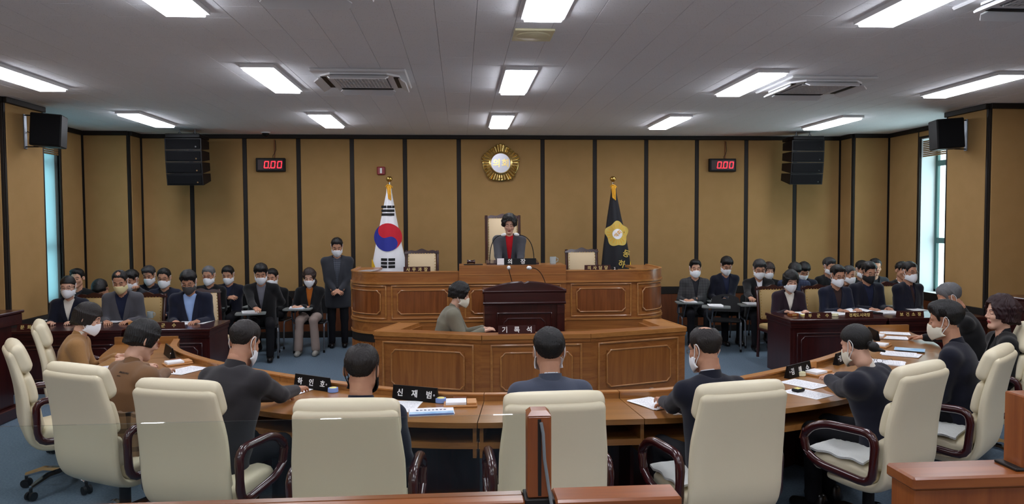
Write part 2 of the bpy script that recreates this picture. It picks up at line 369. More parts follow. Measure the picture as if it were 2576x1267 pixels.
# ceiling cassettes
def cassette():
    t=thing('air_conditioner','','air conditioner'); h=.475
    MB().box(-h,h,-h,h,-.03,-.001,b=.012).build('panel','white_metal',t)
    oc=lambda r,c:[(-r+c,-r),(r-c,-r),(r,-r+c),(r,r-c),(r-c,r),(-r+c,r),(-r,r-c),(-r,-r+c)]
    MB().prism(oc(.40,.12),-.05,-.031).build('hub_plate','white_metal',t)
    g=MB()
    for k in range(15): a=-.25+.5*k/14; g.box(a-.005,a+.005,-.26,.26,-.062,-.052)
    for k in range(9): a=-.25+.5*k/8; g.box(-.26,.26,a-.004,a+.004,-.064,-.052)
    g.build('grille','white_metal',t); MB().box(-.27,.27,-.27,.27,-.054,-.0505).build('grille_back','ceiling_gap',t)
    for k in range(4):
        M=Matrix.Rotation(k*PI/2,4,'Z')
        MB().box(-.28,.28,.335,.395,-.056,-.0505,b=.004).xf(M).build('outlet','black_plastic',t)
        ol=[]
        for x,y in ((-.27,0),(-.30,.03),(-.27,.085),(.27,.085),(.30,.03),(.27,0)): ol.append((x,y))
        q=MB().prism(ol,-.006,.006); q.xf(M@Matrix.Translation((0,.385,-.056))@Matrix.Rotation(-.55,4,'X')); q.build('flap','white_metal',t)
    return t
proto=cassette()
for k,(x,y,lb) in enumerate(((-1.0,7.72,'white ceiling air conditioner above the left side, whole in view'),(3.95,7.86,'white ceiling air conditioner above the right side, whole in view'),(-1.0,4.48,'white ceiling air conditioner cut by the top edge on the left'),(3.98,4.50,'white ceiling air conditioner cut by the top right corner'))):
    t=proto if k==0 else copy_tree(proto); t.location=(x,y,ZC); t['label']=lb; t['group']='ceiling air conditioners'
MB().box(4.37,4.385,8.12,8.13,ZC-.034,ZC-.0305).build('indicator_light','green_led')
o=bpy.data.objects['indicator_light']; o.parent=[c for c in COL.objects if c.name.startswith('air_conditioner') and c.location.x>3.9 and c.location.y>7][0]; o.location=-o.parent.location
t=thing('ceiling_vent','beige square ceiling vent with round louvres','vent',(.6,5.88,ZC))
MB().box(-.16,.16,-.17,.17,-.018,-.001,b=.004).build('frame','seal_cream',t)
for k,r_ in enumerate((.135,.11,.085,.06,.035)): MB().lathe([(r_-.012,-.026-.002*k),(r_,-.022-.002*k),(r_+.004,-.0185),(r_-.004,-.0185)],28).build('louvre','seal_cream',t)
t=thing('dome_camera','small dark dome security camera on the ceiling','camera',(-3.23,12.38,ZC))
MB().lathe([(.001,-.02),(.075,-.02),(.08,-.001),(.001,-.001)],24).build('base','white_metal',t)
MB().lathe([(.001,-.085),(.03,-.078),(.048,-.06),(.056,-.035),(.056,-.021),(.001,-.021)],24).build('dome','black_plastic',t)
# hung loudspeaker arrays
def array(x,label):
    t=thing('line_array_speaker',label,'loudspeaker',(x,12.1,ZC),0,'hanging loudspeaker arrays')
    MB().box(-.27,.27,-.22,.22,-.155,-.09,b=.01).build('frame','black_plastic',t)
    for sx in(-.12,.12): MB().tube([(sx,0,-.001),(sx,0,-.06)],.008,6).tube([(sx+.025*math.cos(a),0,-.06-.03*math.sin(a)-.01) for a in np.linspace(0,2*PI,9)[:-1]],.006,5,close=True).build('hook','steel_gray',t)
    z=-.16; y=-.20; a=0
    for k in range(4):
        a=.03+.045*k; h=.185
        M=Matrix.Translation((0,y,z))@Matrix.Rotation(a,4,'X')
        pr=MB().prism([(0,-h),(.36,-h+.03),(.36,-.03),(0,-.001)],-.285,.285,axis=0).xf(M)
        c=pr.build('cabinet','black_plastic',t)
        MB().box(-.265,.265,-.012,.0,-h+.018,-.018,b=.006).xf(M).build('grille','black_mesh',c)
        MB().lathe([(.001,-.002),(.013,-.002),(.013,.002),(.001,.002)],12,(.20,-.0145,-h+.05),axis=1).xf(M).build('badge','chrome',c)
        z-=h*math.cos(a)*1.02; y+=h*math.sin(a)
    return t
array(-4.40,'black four-box loudspeaker array hanging left of the left timer'); array(5.90,'black four-box loudspeaker array hanging right of the right timer')
def wallspk(sx,label):
    x=CL if sx<0 else CR
    t=thing('wall_speaker',label,'loudspeaker',(x-.016*sx,9.45,3.16),0,'wall speakers'); i=-sx   # i: into the room
    MB().box(min(0,i*.012),max(0,i*.012),-.03,.03,-.22,.21,b=.003).build('bracket','steel_gray',t)
    for z in(-.2,.19): MB().box(min(0,i*.16),max(0,i*.16),-.012,.012,z,z+.012).build('bracket_arm','black_plastic',t)
    MB().tube([(i*.01,.04,.0),(i*.05,.05,-.02),(i*.07,.04,.06),(i*.12,.03,.08)],.006,6).build('cable','black_plastic',t)
    M=Matrix.Translation((i*.30,-.02,-.0))@Matrix.Rotation(i*.25,4,'Z')@Matrix.Rotation(.06*i,4,'Y')
    MB().box(-.17,.17,-.15,.15,-.20,.20,b=.012).xf(M).build('cabinet','black_plastic',t)
    MB().box(-.155,.155,-.162,-.15,-.185,.185,b=.005).xf(M).build('grille','black_mesh',t)
wallspk(-1,'black wall speaker on a bracket above the blue window'); wallspk(1,'black wall speaker on a bracket above the bright window')
# timers
SEG={'0':'abcdef'}
def timer(x,label):
    t=thing('timer_display',label,'timer',(x,YB-.017,3.0),0,'speech timers')
    MB().box(-.245,.245,-.07,0,-.115,.115,b=.008).build('case','black_plastic',t)
    MB().box(-.21,.21,-.073,-.0705,-.085,.085).build('screen','led_off',t)
    for d in range(3):
        cx=-.065+.11*d; w,h=.038,.06
        g=MB()
        for seg,(x0,x1,z0,z1) in dict(a=(-w+.008,w-.008,h-.012,h),d=(-w+.008,w-.008,-h,-h+.012),b=(w-.012,w,.004,h-.006),c=(w-.012,w,-h+.006,-.004),f=(-w,-w+.012,.004,h-.006),e=(-w,-w+.012,-h+.006,-.004)).items():
            i0=len(g.v); g.box(x0,x1,-.0765,-.0735,z0,z1); g.map(lambda X,Y,Z:(X+cx+Z*.12,Y,Z),i0)
        g.build('digit','red_led',t)
        if d==0: MB().box(cx+.044,cx+.055,-.0765,-.0735,-h-.004,-h+.008).build('decimal_point','red_led',t)
    MB().tube([(.06,-.012,.115),(.06,-.012,.43)],.008,8).build('conduit','copper',t)
    MB().tube([(.035,-.02,.115),(.03,-.03,.15),(.06,-.03,.19),(.085,-.02,.26),(.075,-.014,.42)],.004,6).build('cable','black_plastic',t)
timer(-3.235,'black wall timer reading 0.00 in red on the left'); timer(4.70,'black wall timer reading 0.00 in red on the right')
t=thing('fire_alarm','small dark red fire alarm box above the white flag','fire alarm',(-1.365,YB-.017,2.9))
MB().box(-.07,.07,-.04,0,-.07,.07,b=.012).build('case','fire_red',t); MB().box(-.018,.018,-.045,-.041,-.045,.045,b=.006).build('strobe','white_paint',t)
# emblem
t=thing('council_emblem','gold flower-shaped council emblem with silver disc on the wall','emblem',(.715,YB-.05,3.03))
petal=MB()
for k in range(5):
    for q in range(7):
        a=PI/2+2*PI*k/5+(q-3)*2*PI/5/7; rad=.350*(1-.17*abs((q-3)/3)**1.5)-(.0 if abs(q-3)<3 else .012)
        w0,w1=.011,.029-.005*abs(q-3)/3
        d=Vector((math.cos(a),0,math.sin(a)))
        pts=[d*r_ for r_ in (.17,.20,.25,.30,rad-.02,rad)]
        petal=MB(); petal.tube([p+Vector((0,-.022+.0,0)) for p in pts],[w0,w0*1.2,w0*1.5,w1*.9,w1,w1*.45],10); petal.build('petal','gold',t)
MB().lathe([(.001,-.03),(.30,-.012),(.315,-.001),(.001,-.001)],40,axis=1).build('base_disc','gold',t)
MB().lathe([(.165,-.04),(.185,-.05),(.205,-.04),(.205,-.02),(.165,-.02)],40,axis=1).build('rim','gold',t)
MB().lathe([(.001,-.042),(.178,-.042),(.178,-.02),(.001,-.02)],40,axis=1).build('disc','silver_plate',t)
lettering('의회',.15,Matrix.Translation((0,-.047,-.002))@FRONT,t,'gold',.0035,.004,.155)
# ---------------------------------------------------------------- joinery
class Path:
    def __init__(s,pts,step=.05):
        s.p=[Vector((a,b)) for a,b in pts]; s.L=[0]
        for a,b in zip(s.p[:-1],s.p[1:]): s.L.append(s.L[-1]+(b-a).length)
        s.len=s.L[-1]
    def tan(s,i):
        a=s.p[max(i-1,0)]; b=s.p[min(i+1,len(s.p)-1)]; return (b-a).normalized()
    def at(s,u,t,z):
        u=min(max(u,0),s.len); i=0
        while i<len(s.L)-2 and s.L[i+1]<u: i+=1
        k=(u-s.L[i])/(s.L[i+1]-s.L[i]); c=s.p[i].lerp(s.p[i+1],k)
        d=(s.tan(i)*(1-k)+s.tan(i+1)*k).normalized() if len(s.p)>2 else (s.p[1]-s.p[0]).normalized()
        return (c.x+d.y*t,c.y-d.x*t,z)
def arc(cx,cy,r,a0,a1,n=10): return [(cx+r*math.cos(a0+(a1-a0)*k/n),cy+r*math.sin(a0+(a1-a0)*k/n)) for k in range(n+1)]
def sbox(mb,u0,u1,t0,t1,z0,z1,nu=1):
    rings=[]
    for k in range(nu+1):
        u=u0+(u1-u0)*k/nu; rings.append([(u,t0,z0),(u,t1,z0),(u,t1,z1),(u,t0,z1)])
    return mb.loft(rings)
def strip(path,name,m,parent,u0,u1,t0,t1,z0,z1,step=.06):
    mb=MB(); sbox(mb,u0,u1,t0,t1,z0,z1,max(1,int((u1-u0)/step))); mb.map(path.at); return mb.build(name,m,parent,40)
def loop(u0,u1,z0,z1,c,t,step=.07):
    def seg(a,b):
        n=max(1,int(max(abs(a[0]-b[0]),abs(a[1]-b[1]))/step)); return [(a[0]+(b[0]-a[0])*k/n,a[1]+(b[1]-a[1])*k/n) for k in range(n)]
    if c: P=[(u0+c,z0),(u1-c,z0),(u1-c*.55,z0+c*.55),(u1,z0+c),(u1,z1-c),(u1-c*.55,z1-c*.55),(u1-c,z1),(u0+c,z1),(u0+c*.55,z1-c*.55),(u0,z1-c),(u0,z0+c),(u0+c*.55,z0+c*.55)]
    else: P=[(u0,z0),(u1,z0),(u1,z1),(u0,z1)]
    out=[]
    for a,b in zip(P,P[1:]+P[:1]): out+=seg(a,b)
    return [(u,t,z) for u,z in out]
def panel(path,parent,u0,u1,z0,z1,field='oak_field',mold='oak_light',inset=.075,r=.013):
    f=strip(path,'panel_field',field,parent,u0+inset,u1-inset,0.002,.010,z0+inset*.8,z1-inset*.8)
    MB().tube(loop(u0,u1,z0,z1,0,.006),r,6,close=True).map(path.at).build('frame_molding',mold,parent,50)
    MB().tube(loop(u0+inset,u1-inset,z0+inset*.8,z1-inset*.8,.045,.010),r*.75,6,close=True).map(path.at).build('panel_molding',mold,f,50)
PLAT=.45
t=thing('dais_platform','low wooden platform under the presiding bench and flags','platform',(0,0,0))
MB().box(-1.44,2.80,10.3,YB-.03,.001,PLAT,b=.01).box(-.85,2.25,9.80,10.3,.001,PLAT,b=.01).build('deck','carpet',t)
MB().box(.02,1.38,9.85,12.3,PLAT+.001,PLAT+.14,b=.01).build('upper_step','carpet',t)
def wing(pts,label,flats,zt=1.315,curve=None):
    t=thing('bench_wing',label,'bench',(0,0,0),0,'presiding bench wings'); p=Path(pts); L=p.len
    strip(p,'carcass','oak_u',t,0,L,-.06,0,.002,zt-.02)
    strip(p,'counter','oak_u',t,0,L,-.34,.012,zt-.02,zt+.012); strip(p,'cap_rail','oak_light',t,0,L,-.02,.02,zt+.012,zt+.026)
    strip(p,'frieze','oak_u',t,0,L,.0005,.012,1.20,zt-.02); strip(p,'cornice','oak_light',t,0,L,.0005,.028,1.175,1.20)
    strip(p,'lower_molding','oak_light',t,0,L,.0005,.028,.665,.69); strip(p,'plinth','oak_u',t,0,L,.0005,.016,.535,.665); strip(p,'plinth_molding','oak_light',t,0,L,.0005,.026,.505,.535)
    strip(p,'black_band','dark_trim',t,0,L,.0005,.012,.395,.505)
    fl=MB(); n=int(L/.034)
    for k in range(n):
        u=.017+k*.034; i0=len(fl.v); fl.tube([(u,.004,.02),(u,.004,.385)],.012,6)
    fl.map(p.at); fl.build('fluted_base','oak_v',t)
    for a,b in flats: panel(p,t,a,b,.715,1.15)
    return t,p
PL=[(-1.52,11.0),(-1.52,10.75)]+arc(-.92,10.3,.6,PI,1.5*PI,14)+[(-.5,9.7),(-.02,9.7)]
pl=Path(PL); uc=pl.len
wing(PL,'left oak wing of the presiding bench with rounded end',[(uc-1.0-.80,uc-.98),(uc-.90,uc-.08)])
PR=[(1.42,9.7),(1.9,9.7)]+arc(2.28,10.3,.6,1.5*PI,2*PI,14)+[(2.88,10.75),(2.88,11.0)]
wing(PR,'right oak wing of the presiding bench with rounded end',[(.08,.90),(1.0,1.82)])
t=thing('presiding_desk','tall oak centre desk of the presiding bench','desk',(0,0,0)); p=Path([(-.02,9.66),(1.42,9.66)]); zt=1.405
strip(p,'carcass','oak_u',t,0,1.44,-.05,0,.002,zt-.02,2); strip(p,'counter','oak_u',t,-0,1.44,-.5,.015,zt-.02,zt+.012,2)
MB().box(-.02,.02,9.71,10.1,.6,zt-.02,b=.003).build('side_panel','oak_v',t); MB().box(1.38,1.42,9.71,10.1,.6,zt-.02,b=.003).build('side_panel','oak_v',t)
strip(p,'frieze','oak_u',t,0,1.44,.0005,.014,1.20,zt-.021); strip(p,'cornice','oak_light',t,0,1.44,.0005,.03,1.175,1.20); strip(p,'mid_molding','oak_light',t,0,1.44,.014,.02,1.29,1.30)
strip(p,'lower_molding','oak_light',t,0,1.44,.0005,.028,.665,.69); strip(p,'plinth','oak_u',t,0,1.44,.0005,.016,.02,.665)
for a,b in ((.08,.68),(.76,1.36)): panel(p,t,a,b,.715,1.15)
# clerk desk in front
t=thing('clerk_desk','oak recording desk with three panelled sides below the bench','desk',(0,0,0))
Q=[(-.72,8.68),(-.95,8.02),(.22,7.60),(1.38,7.60),(2.53,7.97),(2.44,8.68)]; IN=[(-.50,8.66),(-.68,8.14),(.27,7.80),(1.34,7.80),(2.28,8.10),(2.22,8.66)]
for k in range(5):
    p=Path([Q[k],Q[k+1]]); L=p.len
    strip(p,'carcass','oak_u',t,0,L,-.04,0,.002,.76,1)
    strip(p,'frieze','oak_u',t,0,L,.0005,.012,.715,.755,1); strip(p,'plinth','oak_u',t,0,L,.0005,.016,.002,.10,1)
    if 1<=k<=3: panel(p,t,.10,L-.10,.13,.69,'oak_v',inset=.10)
    MB().prism([Q[k],Q[k+1],IN[k+1],IN[k]],.76,.80).build('counter','oak_light' if k in(0,4) else 'oak_u',t)
    o=Path([Q[k],Q[k+1]]); strip(o,'counter_edge','oak_light',t,0,L,.0005,.025,.755,.803,1)
    MB().prism([IN[k],IN[k+1],(IN[k+1][0]*.97+.02,IN[k+1][1]+.02),(IN[k][0]*.97+.02,IN[k][1]+.02)],.60,.759).build('inner_board','oak_u',t)
# podium
t=thing('podium','dark mahogany speaking podium with arched top and two microphones','podium',(.765,8.62,.001))
def ar(x,h0,h1): return h0+(h1-h0)*(1-(x/.5)**2)
MB().box(-.485,.485,.02,.55,0,1.02,b=.006).build('body','mahogany_v',t); MB().box(-.50,.50,-.02,.58,0,.10,b=.01).build('base','mahogany',t)
MB().box(-.495,.495,-.015,.58,1.02,1.17,b=.012).build('frieze','mahogany',t)
MB().tube([(-.5,.0,1.025),(.5,.0,1.025)],.02,8).build('cornice','mahogany',t); MB().tube([(-.505,.0,1.165),(.505,.0,1.165)],.024,8).build('cornice','mahogany',t)
xs=np.linspace(-.5,.5,25); top=[(x,1.17+.105*math.cos(x/.5*PI/2)**.8 - (.018*math.exp(-(x/.02)**2))) for x in xs]
MB().prism([(-.5,1.17)]+[(x,z) for x,z in top]+[(.5,1.17)],-.02,.02,axis=1).build('crest','mahogany',t)
MB().tube([(x,0,z) for x,z in top],.016,6).build('crest_molding','mahogany',t)
MB().prism([(.02,1.17),(.5,1.10),(.5,1.13),(.02,1.20)],-.46,.46,axis=0).build('reading_board','mahogany',t)
pp=Path([(-.485,.02),(.485,.02)])
for a,b,c in ((0,.09,'pilaster'),(.88,.97,'pilaster')): strip(pp,c,'mahogany_v',t,a,b,.0005,.03,.10,1.0,1); strip(pp,'capital','mahogany',t,a,b,.031,.04,.90,.98,1)
panel(pp,t,.16,.81,.16,.90,'mahogany_v','mahogany',.08,.012)
def gooseneck(name,parent,base,mid,tip,r=.006):
    pts=[]; a,b,c=Vector(base),Vector(mid),Vector(tip)
    for k in range(13): s_=k/12; pts.append(a*(1-s_)**2+b*2*s_*(1-s_)+c*s_*s_)
    st=MB().tube(pts,r,6).build(name,'black_plastic',parent); d=(pts[-1]-pts[-3]).normalized()
    MB().tube([pts[-1]+d*q for q in(0,.02,.05,.07)],[.012,.022,.024,.012],10).build('foam_cap','foam_white',st); return st
for sx,x0,x1 in ((-1,1293,1290),(1,1375,1325)):
    b0=atY(x0,708,8.75); e=atY(1284 if sx<0 else 1332,670,8.55)
    gooseneck('microphone',t,(b0.x-.765,.13,1.19),((b0.x+e.x)/2-.765+sx*.05,.08,(b0.z+e.z)/2+.08),(e.x-.765+sx*.02,-.06,e.z-.02),.0045)
# side desks of dark wood
def side_desk(x0,x1,label):
    t=thing('side_desk',label,'desk',((x0+x1)/2,9.15,0.001),0,'dark side desks'); h=(x1-x0)/2
    MB().box(-h,h,-.38,.38,.71,.75,b=.006).build('top','mahogany',t); MB().box(-h+.01,h-.01,-.37,.36,.665,.71,b=.004).build('apron','mahogany',t)
    for a in(-h+.02,h-.06): MB().box(a,a+.04,-.34,.34,0,.665,b=.003).build('side_panel','mahogany_v',t)
    MB().box(-h+.06,h-.06,-.34,-.31,0,.665,b=.003).build('front_board','mahogany_v',t)
    p=Path([(-h+.02,-.341),(h-.02,-.341)]); L=p.len
    strip(p,'plinth','mahogany',t,0,L,.0005,.016,0,.09,1); strip(p,'cornice','mahogany',t,0,L,.0005,.022,.64,.665,1)
    n=max(1,round(L/.95))
    for k in range(n): panel(p,t,L/n*k+.09,L/n*(k+1)-.09,.13,.57,'mahogany_v','mahogany',.05,.010)
    return t
side_desk(-5.40,-4.0,'dark mahogany desk by the blue window'); side_desk(-3.96,-2.98,'dark mahogany desk with open end facing the flags'); side_desk(4.14,5.42,'dark mahogany desk nearest the writing chairs'); side_desk(5.44,6.80,'dark mahogany desk beside the bright window')
def lectern(x,y,label):
    t=thing('lectern',label,'lectern',(x,y,.001))
    MB().box(-.30,.30,-.25,.25,0,.12,b=.01).build('base','mahogany',t); MB().box(-.24,.24,-.18,.18,.12,.96,b=.008).build('column','mahogany_v',t)
    MB().box(-.31,.31,-.25,.25,.96,1.08,b=.01).build('top','mahogany',t); MB().box(-.325,.325,-.265,.265,1.08,1.11,b=.008).build('cap','mahogany',t)
q=atY(22,770,7.6); lectern(q.x-.325,7.6,'dark wooden lectern cut by the left edge'); q=atY(2553,750,7.8); lectern(q.x+.325,7.8,'dark wooden lectern cut by the right edge')
# horseshoe table
def cr(pts,n=6):
    P=[2*np.array(pts[0])-np.array(pts[1])]+[np.array(p,float) for p in pts]+[2*np.array(pts[-1])-np.array(pts[-2])]; out=[]
    for i in range(1,len(P)-2):
        for k in range(n):
            s_=k/n; a,b,c,d=P[i-1:i+3]; out.append(.5*(2*b+(c-a)*s_+(2*a-5*b+4*c-d)*s_*s_+(3*b-a-3*c+d)*s_**3))
    out.append(P[-2]); return out
inn=cr([(0,5.06),(.8,5.10),(1.6,5.50),(2.2,5.90),(2.7,6.30),(3.15,6.75),(3.52,7.25),(3.70,7.78)],10); out_=cr([(0,4.48),(.9,4.52),(1.9,4.82),(2.62,5.30),(3.2,5.78),(3.72,6.35),(4.1,6.95),(4.34,7.78)],10)
CXT=.72
def side(l,s): return [(CXT+s*p[0],p[1]) for p in l]
INN=side(inn,-1)[::-1]+side(inn,1)[1:]; OUT=side(out_,-1)[::-1]+side(out_,1)[1:]; NS=len(INN)
t=thing('horseshoe_table','long curved horseshoe table of honey brown wood','table',(0,0,0)); HT=.74
def tcell(i,j,k): a,b=Vector(OUT[i]),Vector(INN[i]); return a.lerp(b,j)
arcl=[0]
for a_,b_ in zip(OUT[:-1],OUT[1:]): arcl.append(arcl[-1]+math.dist(a_,b_))
i0=min(range(NS),key=lambda i:abs(OUT[i][0]-.09)+(0 if OUT[i][1]<4.7 else 9)); ks=[]
for k in range(-6,8):
    s0=arcl[i0]+1.04*k
    if .5<s0<arcl[-1]-.5: ks.append((k,min(range(NS),key=lambda i:abs(arcl[i]-s0))))
cuts=[0]+[i for k,i in ks]+[NS-1]; DBL={i for k,i in ks if k%2==0}
def band(name,m,i0,i1,j0,j1,z0,z1,gap=0):
    rings=[]
    for i in range(i0,i1+1):
        a,b=Vector(OUT[i]),Vector(INN[i]); p,q=a.lerp(b,j0),a.lerp(b,j1)
        if gap and i in(i0,i1):
            nb=i+1 if i==i0 else i-1; e=.003/max((Vector(OUT[nb])-a).length,.01); p=p.lerp(Vector(OUT[nb]).lerp(Vector(INN[nb]),j0),e); q=q.lerp(Vector(OUT[nb]).lerp(Vector(INN[nb]),j1),e)
        rings.append([(p.x,p.y,z0),(q.x,q.y,z0),(q.x,q.y,z1),(p.x,p.y,z1)])
    return MB().loft(rings).build(name,m,t,40)
for a,b in zip(cuts[:-1],cuts[1:]): band('tabletop_panel','table_wood',a,b,0,.95,HT-.035,HT,1)
for a,b in zip(cuts[:-1],cuts[1:]):
    band('lip','table_wood',a,b,.95,1.03,HT-.05,HT+.038,1); band('lip_cap','oak_light',a,b,.94,1.04,HT+.039,HT+.050,1)
    band('shelf','table_wood',a,b,.10,.9,HT-.17,HT-.15,1); band('shelf_edge','oak_light',a,b,.075,.10,HT-.18,HT-.14,1)
    band('modesty_panel','mahogany_v',a,b,.90,.94,.001,HT-.036,1); 
for c in cuts:
    a,b=Vector(OUT[c]),Vector(INN[c]); d=(b-a).normalized(); n=Vector((-d.y,d.x))
    for sg in((-1,1) if c in DBL else (0,)):
        o_=n*.022*sg; p,q=a.lerp(b,.08)+o_,a.lerp(b,.9)+o_; e=n*.012
        MB().prism([tuple(p-e),tuple(q-e),tuple(q+e),tuple(p+e)],HT-.24,HT-.036).build('divider','table_wood',t)
        r_=a.lerp(b,.45)+o_; MB().prism([tuple(r_-e),tuple(q-e),tuple(q+e),tuple(r_+e)],.001,HT-.241).build('support_leg','mahogany_v',t)
for c in(0,NS-1):
    a,b=Vector(OUT[c]),Vector(INN[c]); MB().prism([tuple(a),tuple(b),(b.x,b.y+.03),(a.x,a.y+.03)],HT-.10,HT+.075).build('end_board','table_wood',t)
    MB().prism([tuple(a.lerp(b,.05)),tuple(b),(b.x,b.y+.028),(a.lerp(b,.05).x,a.y+.028)],.001,HT-.101).build('end_panel','mahogany_v',t)
# railing in front of the viewer
YR=2.6
t=thing('rail_barrier','low wooden rail with glass screen and square post','railing',(0,YR,0))
zr=1.0; xp=atY(1354,1100,YR).x; x2=atY(1702,1230,YR).x
MB().box(-2.6,xp-.055,-.06,.0,zr-.05,zr,b=.006).build('rail','cherry',t); MB().box(-2.6,xp-.055,.012,.06,zr-.05,zr-.005,b=.006).build('rail','cherry',t)
MB().box(-2.6,xp-.055,-.05,.05,.10,zr-.051,b=.004).build('rail_panel','cherry_v',t)
MB().box(xp+.055,x2,-.07,.065,zr-.04,zr+.0,b=.008).build('rail','cherry',t); MB().box(xp+.055,x2-.01,-.06,.055,.0,zr-.041,b=.004).build('rail_panel','cherry_v',t)
MB().box(xp-.043,xp+.043,-.043,.043,zr+.002,1.30,b=.004).build('post','cherry_v',t); MB().prism([(xp-.043,-.043),(xp+.043,-.043),(xp+.043,.043),(xp-.043,.043)],1.301,1.302).build('post_top','cherry',t)
MB().loft([[(xp-.043,-.043,1.302),(xp+.043,-.043,1.302),(xp+.043,.043,1.302),(xp-.043,.043,1.302)],[(xp-.028,-.028,1.318),(xp+.028,-.028,1.318),(xp+.028,.028,1.318),(xp-.028,.028,1.318)]]).build('post_cap','cherry',t)
MB().box(xp-.006,xp+.006,-.0455,-.0435,zr+.01,1.29).build('post_groove','dark_trim',t)
MB().box(xp-.054,xp+.054,-.055,.055,zr-.06,zr+.001,b=.003).build('post_foot','dark_trim',t); MB().box(xp-.05,xp+.05,-.05,.05,.0,zr-.061,b=.003).build('newel','cherry_v',t)
MB().box(-2.6,xp-.045,.001,.011,zr-.045,1.297).build('glass_pane','glass',t)
MB().tube([(xp+.005,-.05,1.28),(xp+.012,-.056,1.24),(xp+.016,-.058,1.15),(xp+.03,-.06,1.05),(xp+.045,-.085,.95),(xp+.05,-.09,.7)],.006,8).build('cable','cable_gray',t)
t=thing('rail_barrier','cherry wood rail end with post at the lower right corner','railing',(0,YR+.05,0)); x0=atY(2262,1200,YR+.05).x; x1=atY(2548,1100,YR+.05).x; zr=1.03
MB().box(x0,3.6,-.09,.09,zr-.05,zr,b=.008).build('rail','cherry',t); MB().box(x0+.015,3.6,-.075,.075,.0,zr-.051,b=.004).build('rail_panel','cherry_v',t); MB().box(x1,x1+.12,-.05,.05,zr+.001,1.32,b=.005).build('post','cherry_v',t)
MB().box(x1-.03,x1+.15,-.06,.06,zr+.0005,zr+.012,b=.003).build('post_foot','dark_trim',t)
# ---------------------------------------------------------------- chairs
class Proto:
    def __init__(s,make): s.make=make; s.o=None
    def __call__(s,loc,rz,label,group=None,sz=1):
        if s.o is None: s.o=s.make(); c=s.o
        else: c=copy_tree(s.o)
        c.location=loc; c.rotation_euler=(0,0,rz); c.scale=(1,1,sz); c['label']=label
        if group: c['group']=group
        return c
def smooth_path(pts,n=4): return [tuple(p) for p in cr(pts,n)]
def pillow(mb,path,w,th,r,rt=None,expo=4.5,n=28,tuft=0):
    """rounded cushion swept along a (y,z) path; w(s) full width, th thickness"""
    P=[Vector((0,a,b)) for a,b in path]; L=[0]
    for a,b in zip(P[:-1],P[1:]): L.append(L[-1]+(b-a).length)
    T=L[-1]; rt=rt or th*.48; rings=[]
    ds=sorted(set([r*(1-math.cos(PI/2*k/5)) for k in range(6)]+[T-r*(1-math.cos(PI/2*k/5)) for k in range(6)]+[l for l in L if r<l<T-r]))
    for d in ds:
        i=0
        while i<len(L)-2 and L[i+1]<d: i+=1
        k=(d-L[i])/(L[i+1]-L[i]); c=P[i].lerp(P[i+1],k); tg=(P[min(i+1+(k>.5),len(P)-1)]-P[max(i-(k<=.5),0)]).normalized(); nn=Vector((0,-tg.z,tg.y))
        e=min(d,T-d); sh=0 if e>=r else r-math.sqrt(max(r*r-(r-e)**2,0)); s_=d/T; hw=w(s_)/2-sh; ht=th/2-min(sh,th*.42)
        if tuft: ht*=1+tuft*math.sin(s_*PI)
        ring=[]
        for q in range(n):
            a=2*PI*q/n; ca,sa=math.cos(a),math.sin(a); m=(abs(ca)**expo+abs(sa)**expo)**(-1/expo)
            ring.append(c+Vector((1,0,0))*(hw*ca*m)+nn*(ht*sa*m))
        rings.append(ring)
    return mb.loft(rings)
